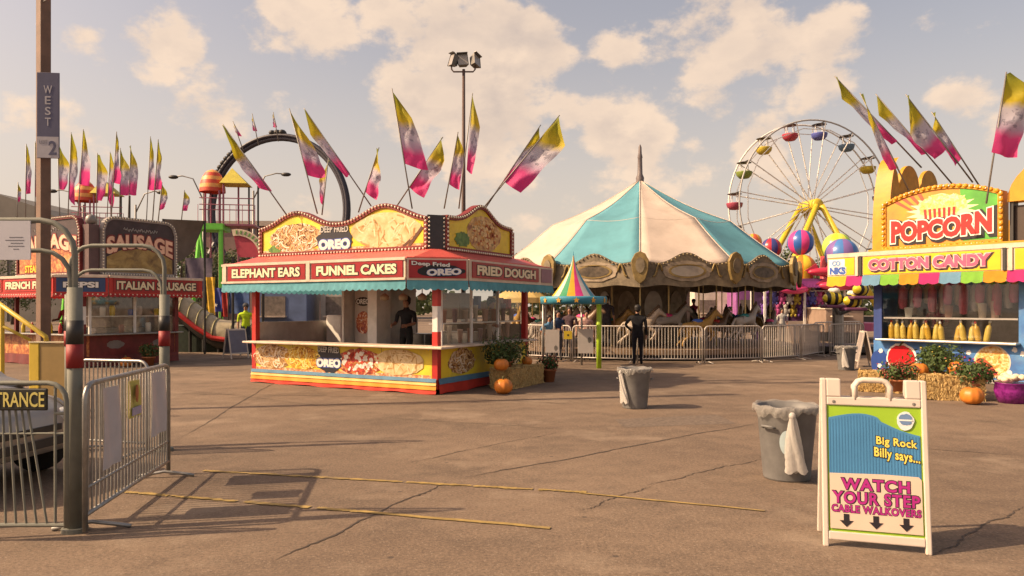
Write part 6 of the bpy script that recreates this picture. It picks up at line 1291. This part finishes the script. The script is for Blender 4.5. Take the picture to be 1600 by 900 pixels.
for i in range(5): MB().box(-10+i*4.2,-9.7+i*4.2,-.1,-.01,0,11).build('roof_rib', GREYPOLE, gr)
FARL = mat('far_leaf', (.065,.085,.03), .7, var=.5, scale=.8, thru=.2)
def tree(label, x, d, h, wid, seed):
    b = P(x, 0, d); t = thing('far_tree', label, 'tree', (b.x, d, 0), 0, 'far trees behind the rides'); rnd = random.Random(seed)
    tr = MB().path([(0,0,0),(.1,0,h*.3),(.0,.1,h*.6),(.1,0,h*.85)], [h*.035,h*.025,h*.016,h*.006], 7)
    for i in range(7): a = rnd.uniform(0,6.3); z = h*rnd.uniform(.3,.6); tr.path([(0,0,z),(math.cos(a)*wid*.25,math.sin(a)*wid*.25,z+h*.12),(math.cos(a)*wid*.42,math.sin(a)*wid*.42,z+h*.22)], [h*.014,h*.009,h*.003], 5)
    tr.build('trunk', mat('bark', (.09,.065,.045), .9), t, True)
    lf = MB(); cl = [(rnd.uniform(-.5,.5)*wid*.75, rnd.uniform(-.5,.5)*wid*.75, h*rnd.uniform(.35,.9), rnd.uniform(.12,.24)*wid) for _ in range(16)]
    for i in range(1500):
        cx_, cy_, cz_, r_ = cl[i % 16]; dv = Vector((rnd.gauss(0,1), rnd.gauss(0,1), rnd.gauss(0,.8))).normalized()*r_*rnd.uniform(.5,1.1); c_ = Vector((cx_, cy_, cz_))+dv
        n_ = (dv.normalized()+Vector((rnd.uniform(-1,1), rnd.uniform(-1,1), rnd.uniform(-.3,1)))).normalized(); u_ = n_.orthogonal().normalized(); v_ = n_.cross(u_); s_ = h*rnd.uniform(.014,.028)
        lf.add([c_-u_*s_, c_-v_*s_*.7, c_+u_*s_, c_+v_*s_*.7], [(0,1,2,3)])
    lf.build('crown', FARL, t); return t
tw_ = [(300,60,7,6,'behind the green trestle'),(282,55,6.5,5,'between the sausage stand and the green trestle'),(345,64,7,6,'below the slide tower platform'),(812,75,8,7,'left of the carousel canopy'),(1095,90,7,8,'seen through the carousel, left one'),(1160,95,7,8,'seen through the carousel, right one'),
       (1215,100,10,8,'left of the giant wheel leg'),(1275,105,9,9,'between the giant wheel legs'),(1335,110,9,9,'right of the giant wheel legs'),(1395,100,9,9,'behind the corner of the popcorn stand'),(860,95,7,9,'behind the small striped canopy'),(20,70,6,7,'at the far left behind the sausage stand'),(930,100,7,9,'behind the carousel left half'),(1010,100,7,9,'behind the carousel middle'),(450,90,7,9,'behind the elephant ears opening'),(600,90,8,9,'behind the funnel cake stand middle')]
for i, (x, d, h, wd_, s) in enumerate(tw_): tree('leafy green tree '+s, x, d, h, wd_, i)
fwd = MB(); rnd = random.Random(3)
for i in range(9000):
    x = rnd.uniform(-170,190); z = rnd.uniform(0,1)**.8*(6+2.5*math.sin(x*.13)+1.5*math.sin(x*.41+1)); c_ = Vector((x, 150+rnd.uniform(-6,6), z)); u_ = Vector((rnd.uniform(-1,1),rnd.uniform(-.5,.5),rnd.uniform(-1,1))).normalized(); v_ = u_.cross(Vector((rnd.uniform(-.4,.4),1,rnd.uniform(-.3,.6)))).normalized(); s_ = rnd.uniform(.35,.9)
    fwd.add([c_-u_*s_, c_-v_*s_*.7, c_+u_*s_, c_+v_*s_*.7], [(0,1,2,3)])
fo = fwd.build('far_wood', FARL); fo['kind'] = 'stuff'; fo['label'] = 'low line of far woodland behind the fairground'; fo['category'] = 'wood'
# dull rides and trailers that close the view behind the stands
for i, (x0, x1, ht, d, col, s) in enumerate(((395,480,2.6,33,(.10,.14,.26),'dark blue show trailer seen through the elephant ears opening'),(500,560,2.8,34,(.42,.38,.34),'pale show trailer seen through the funnel cake stand'),(575,640,2.5,36,(.40,.06,.07),'red show trailer seen behind the vendor'),(1085,1140,2.9,50,(.62,.55,.46),'white show trailer seen through the carousel'),(1150,1192,3.0,48,(.30,.10,.30),'purple show trailer right of the carousel horses'),(1290,1350,1.6,34,(.34,.24,.18),'brown ride platform behind the bee ride'))):
    a, b = P(x0,0,d), P(x1,0,d); t = thing('show_trailer', s, 'trailer', (a.x, d, 0)); wd_ = b.x-a.x
    MB().box(0,wd_,0,2.2,.5,ht).build('body', mat('trailer_%d' % i, col, .5, var=.25, scale=1.5, dirt=.2), t, bevel=.04); MB().box(-.05,wd_+.05,-.05,2.25,ht,ht+.1).build('roof', CREAM, t); MB().box(wd_*.15,wd_*.6,-.03,.0,1.3,min(2.2, ht-.2)).build('hatch', INTD, t)
    MB().box(wd_*.12,wd_*.63,-.35,-.03,1.24,1.3).build('hatch_shelf', CREAM, t); MB().box(.05,wd_-.05,.02,.06,.08,.5).build('skirt', DARK, t)
    for x in (wd_*.3, wd_*.7): MB().lathe([(.05,-.1),(.3,-.1),(.33,-.05),(.33,.05),(.3,.1),(.05,.1)], 16, (0,0,0), Matrix.Translation((x,.3,.33)) @ Matrix.Rotation(R(90),4,'X')).build('wheel', mat('tyre', (.02,.02,.02), .8), t, True)
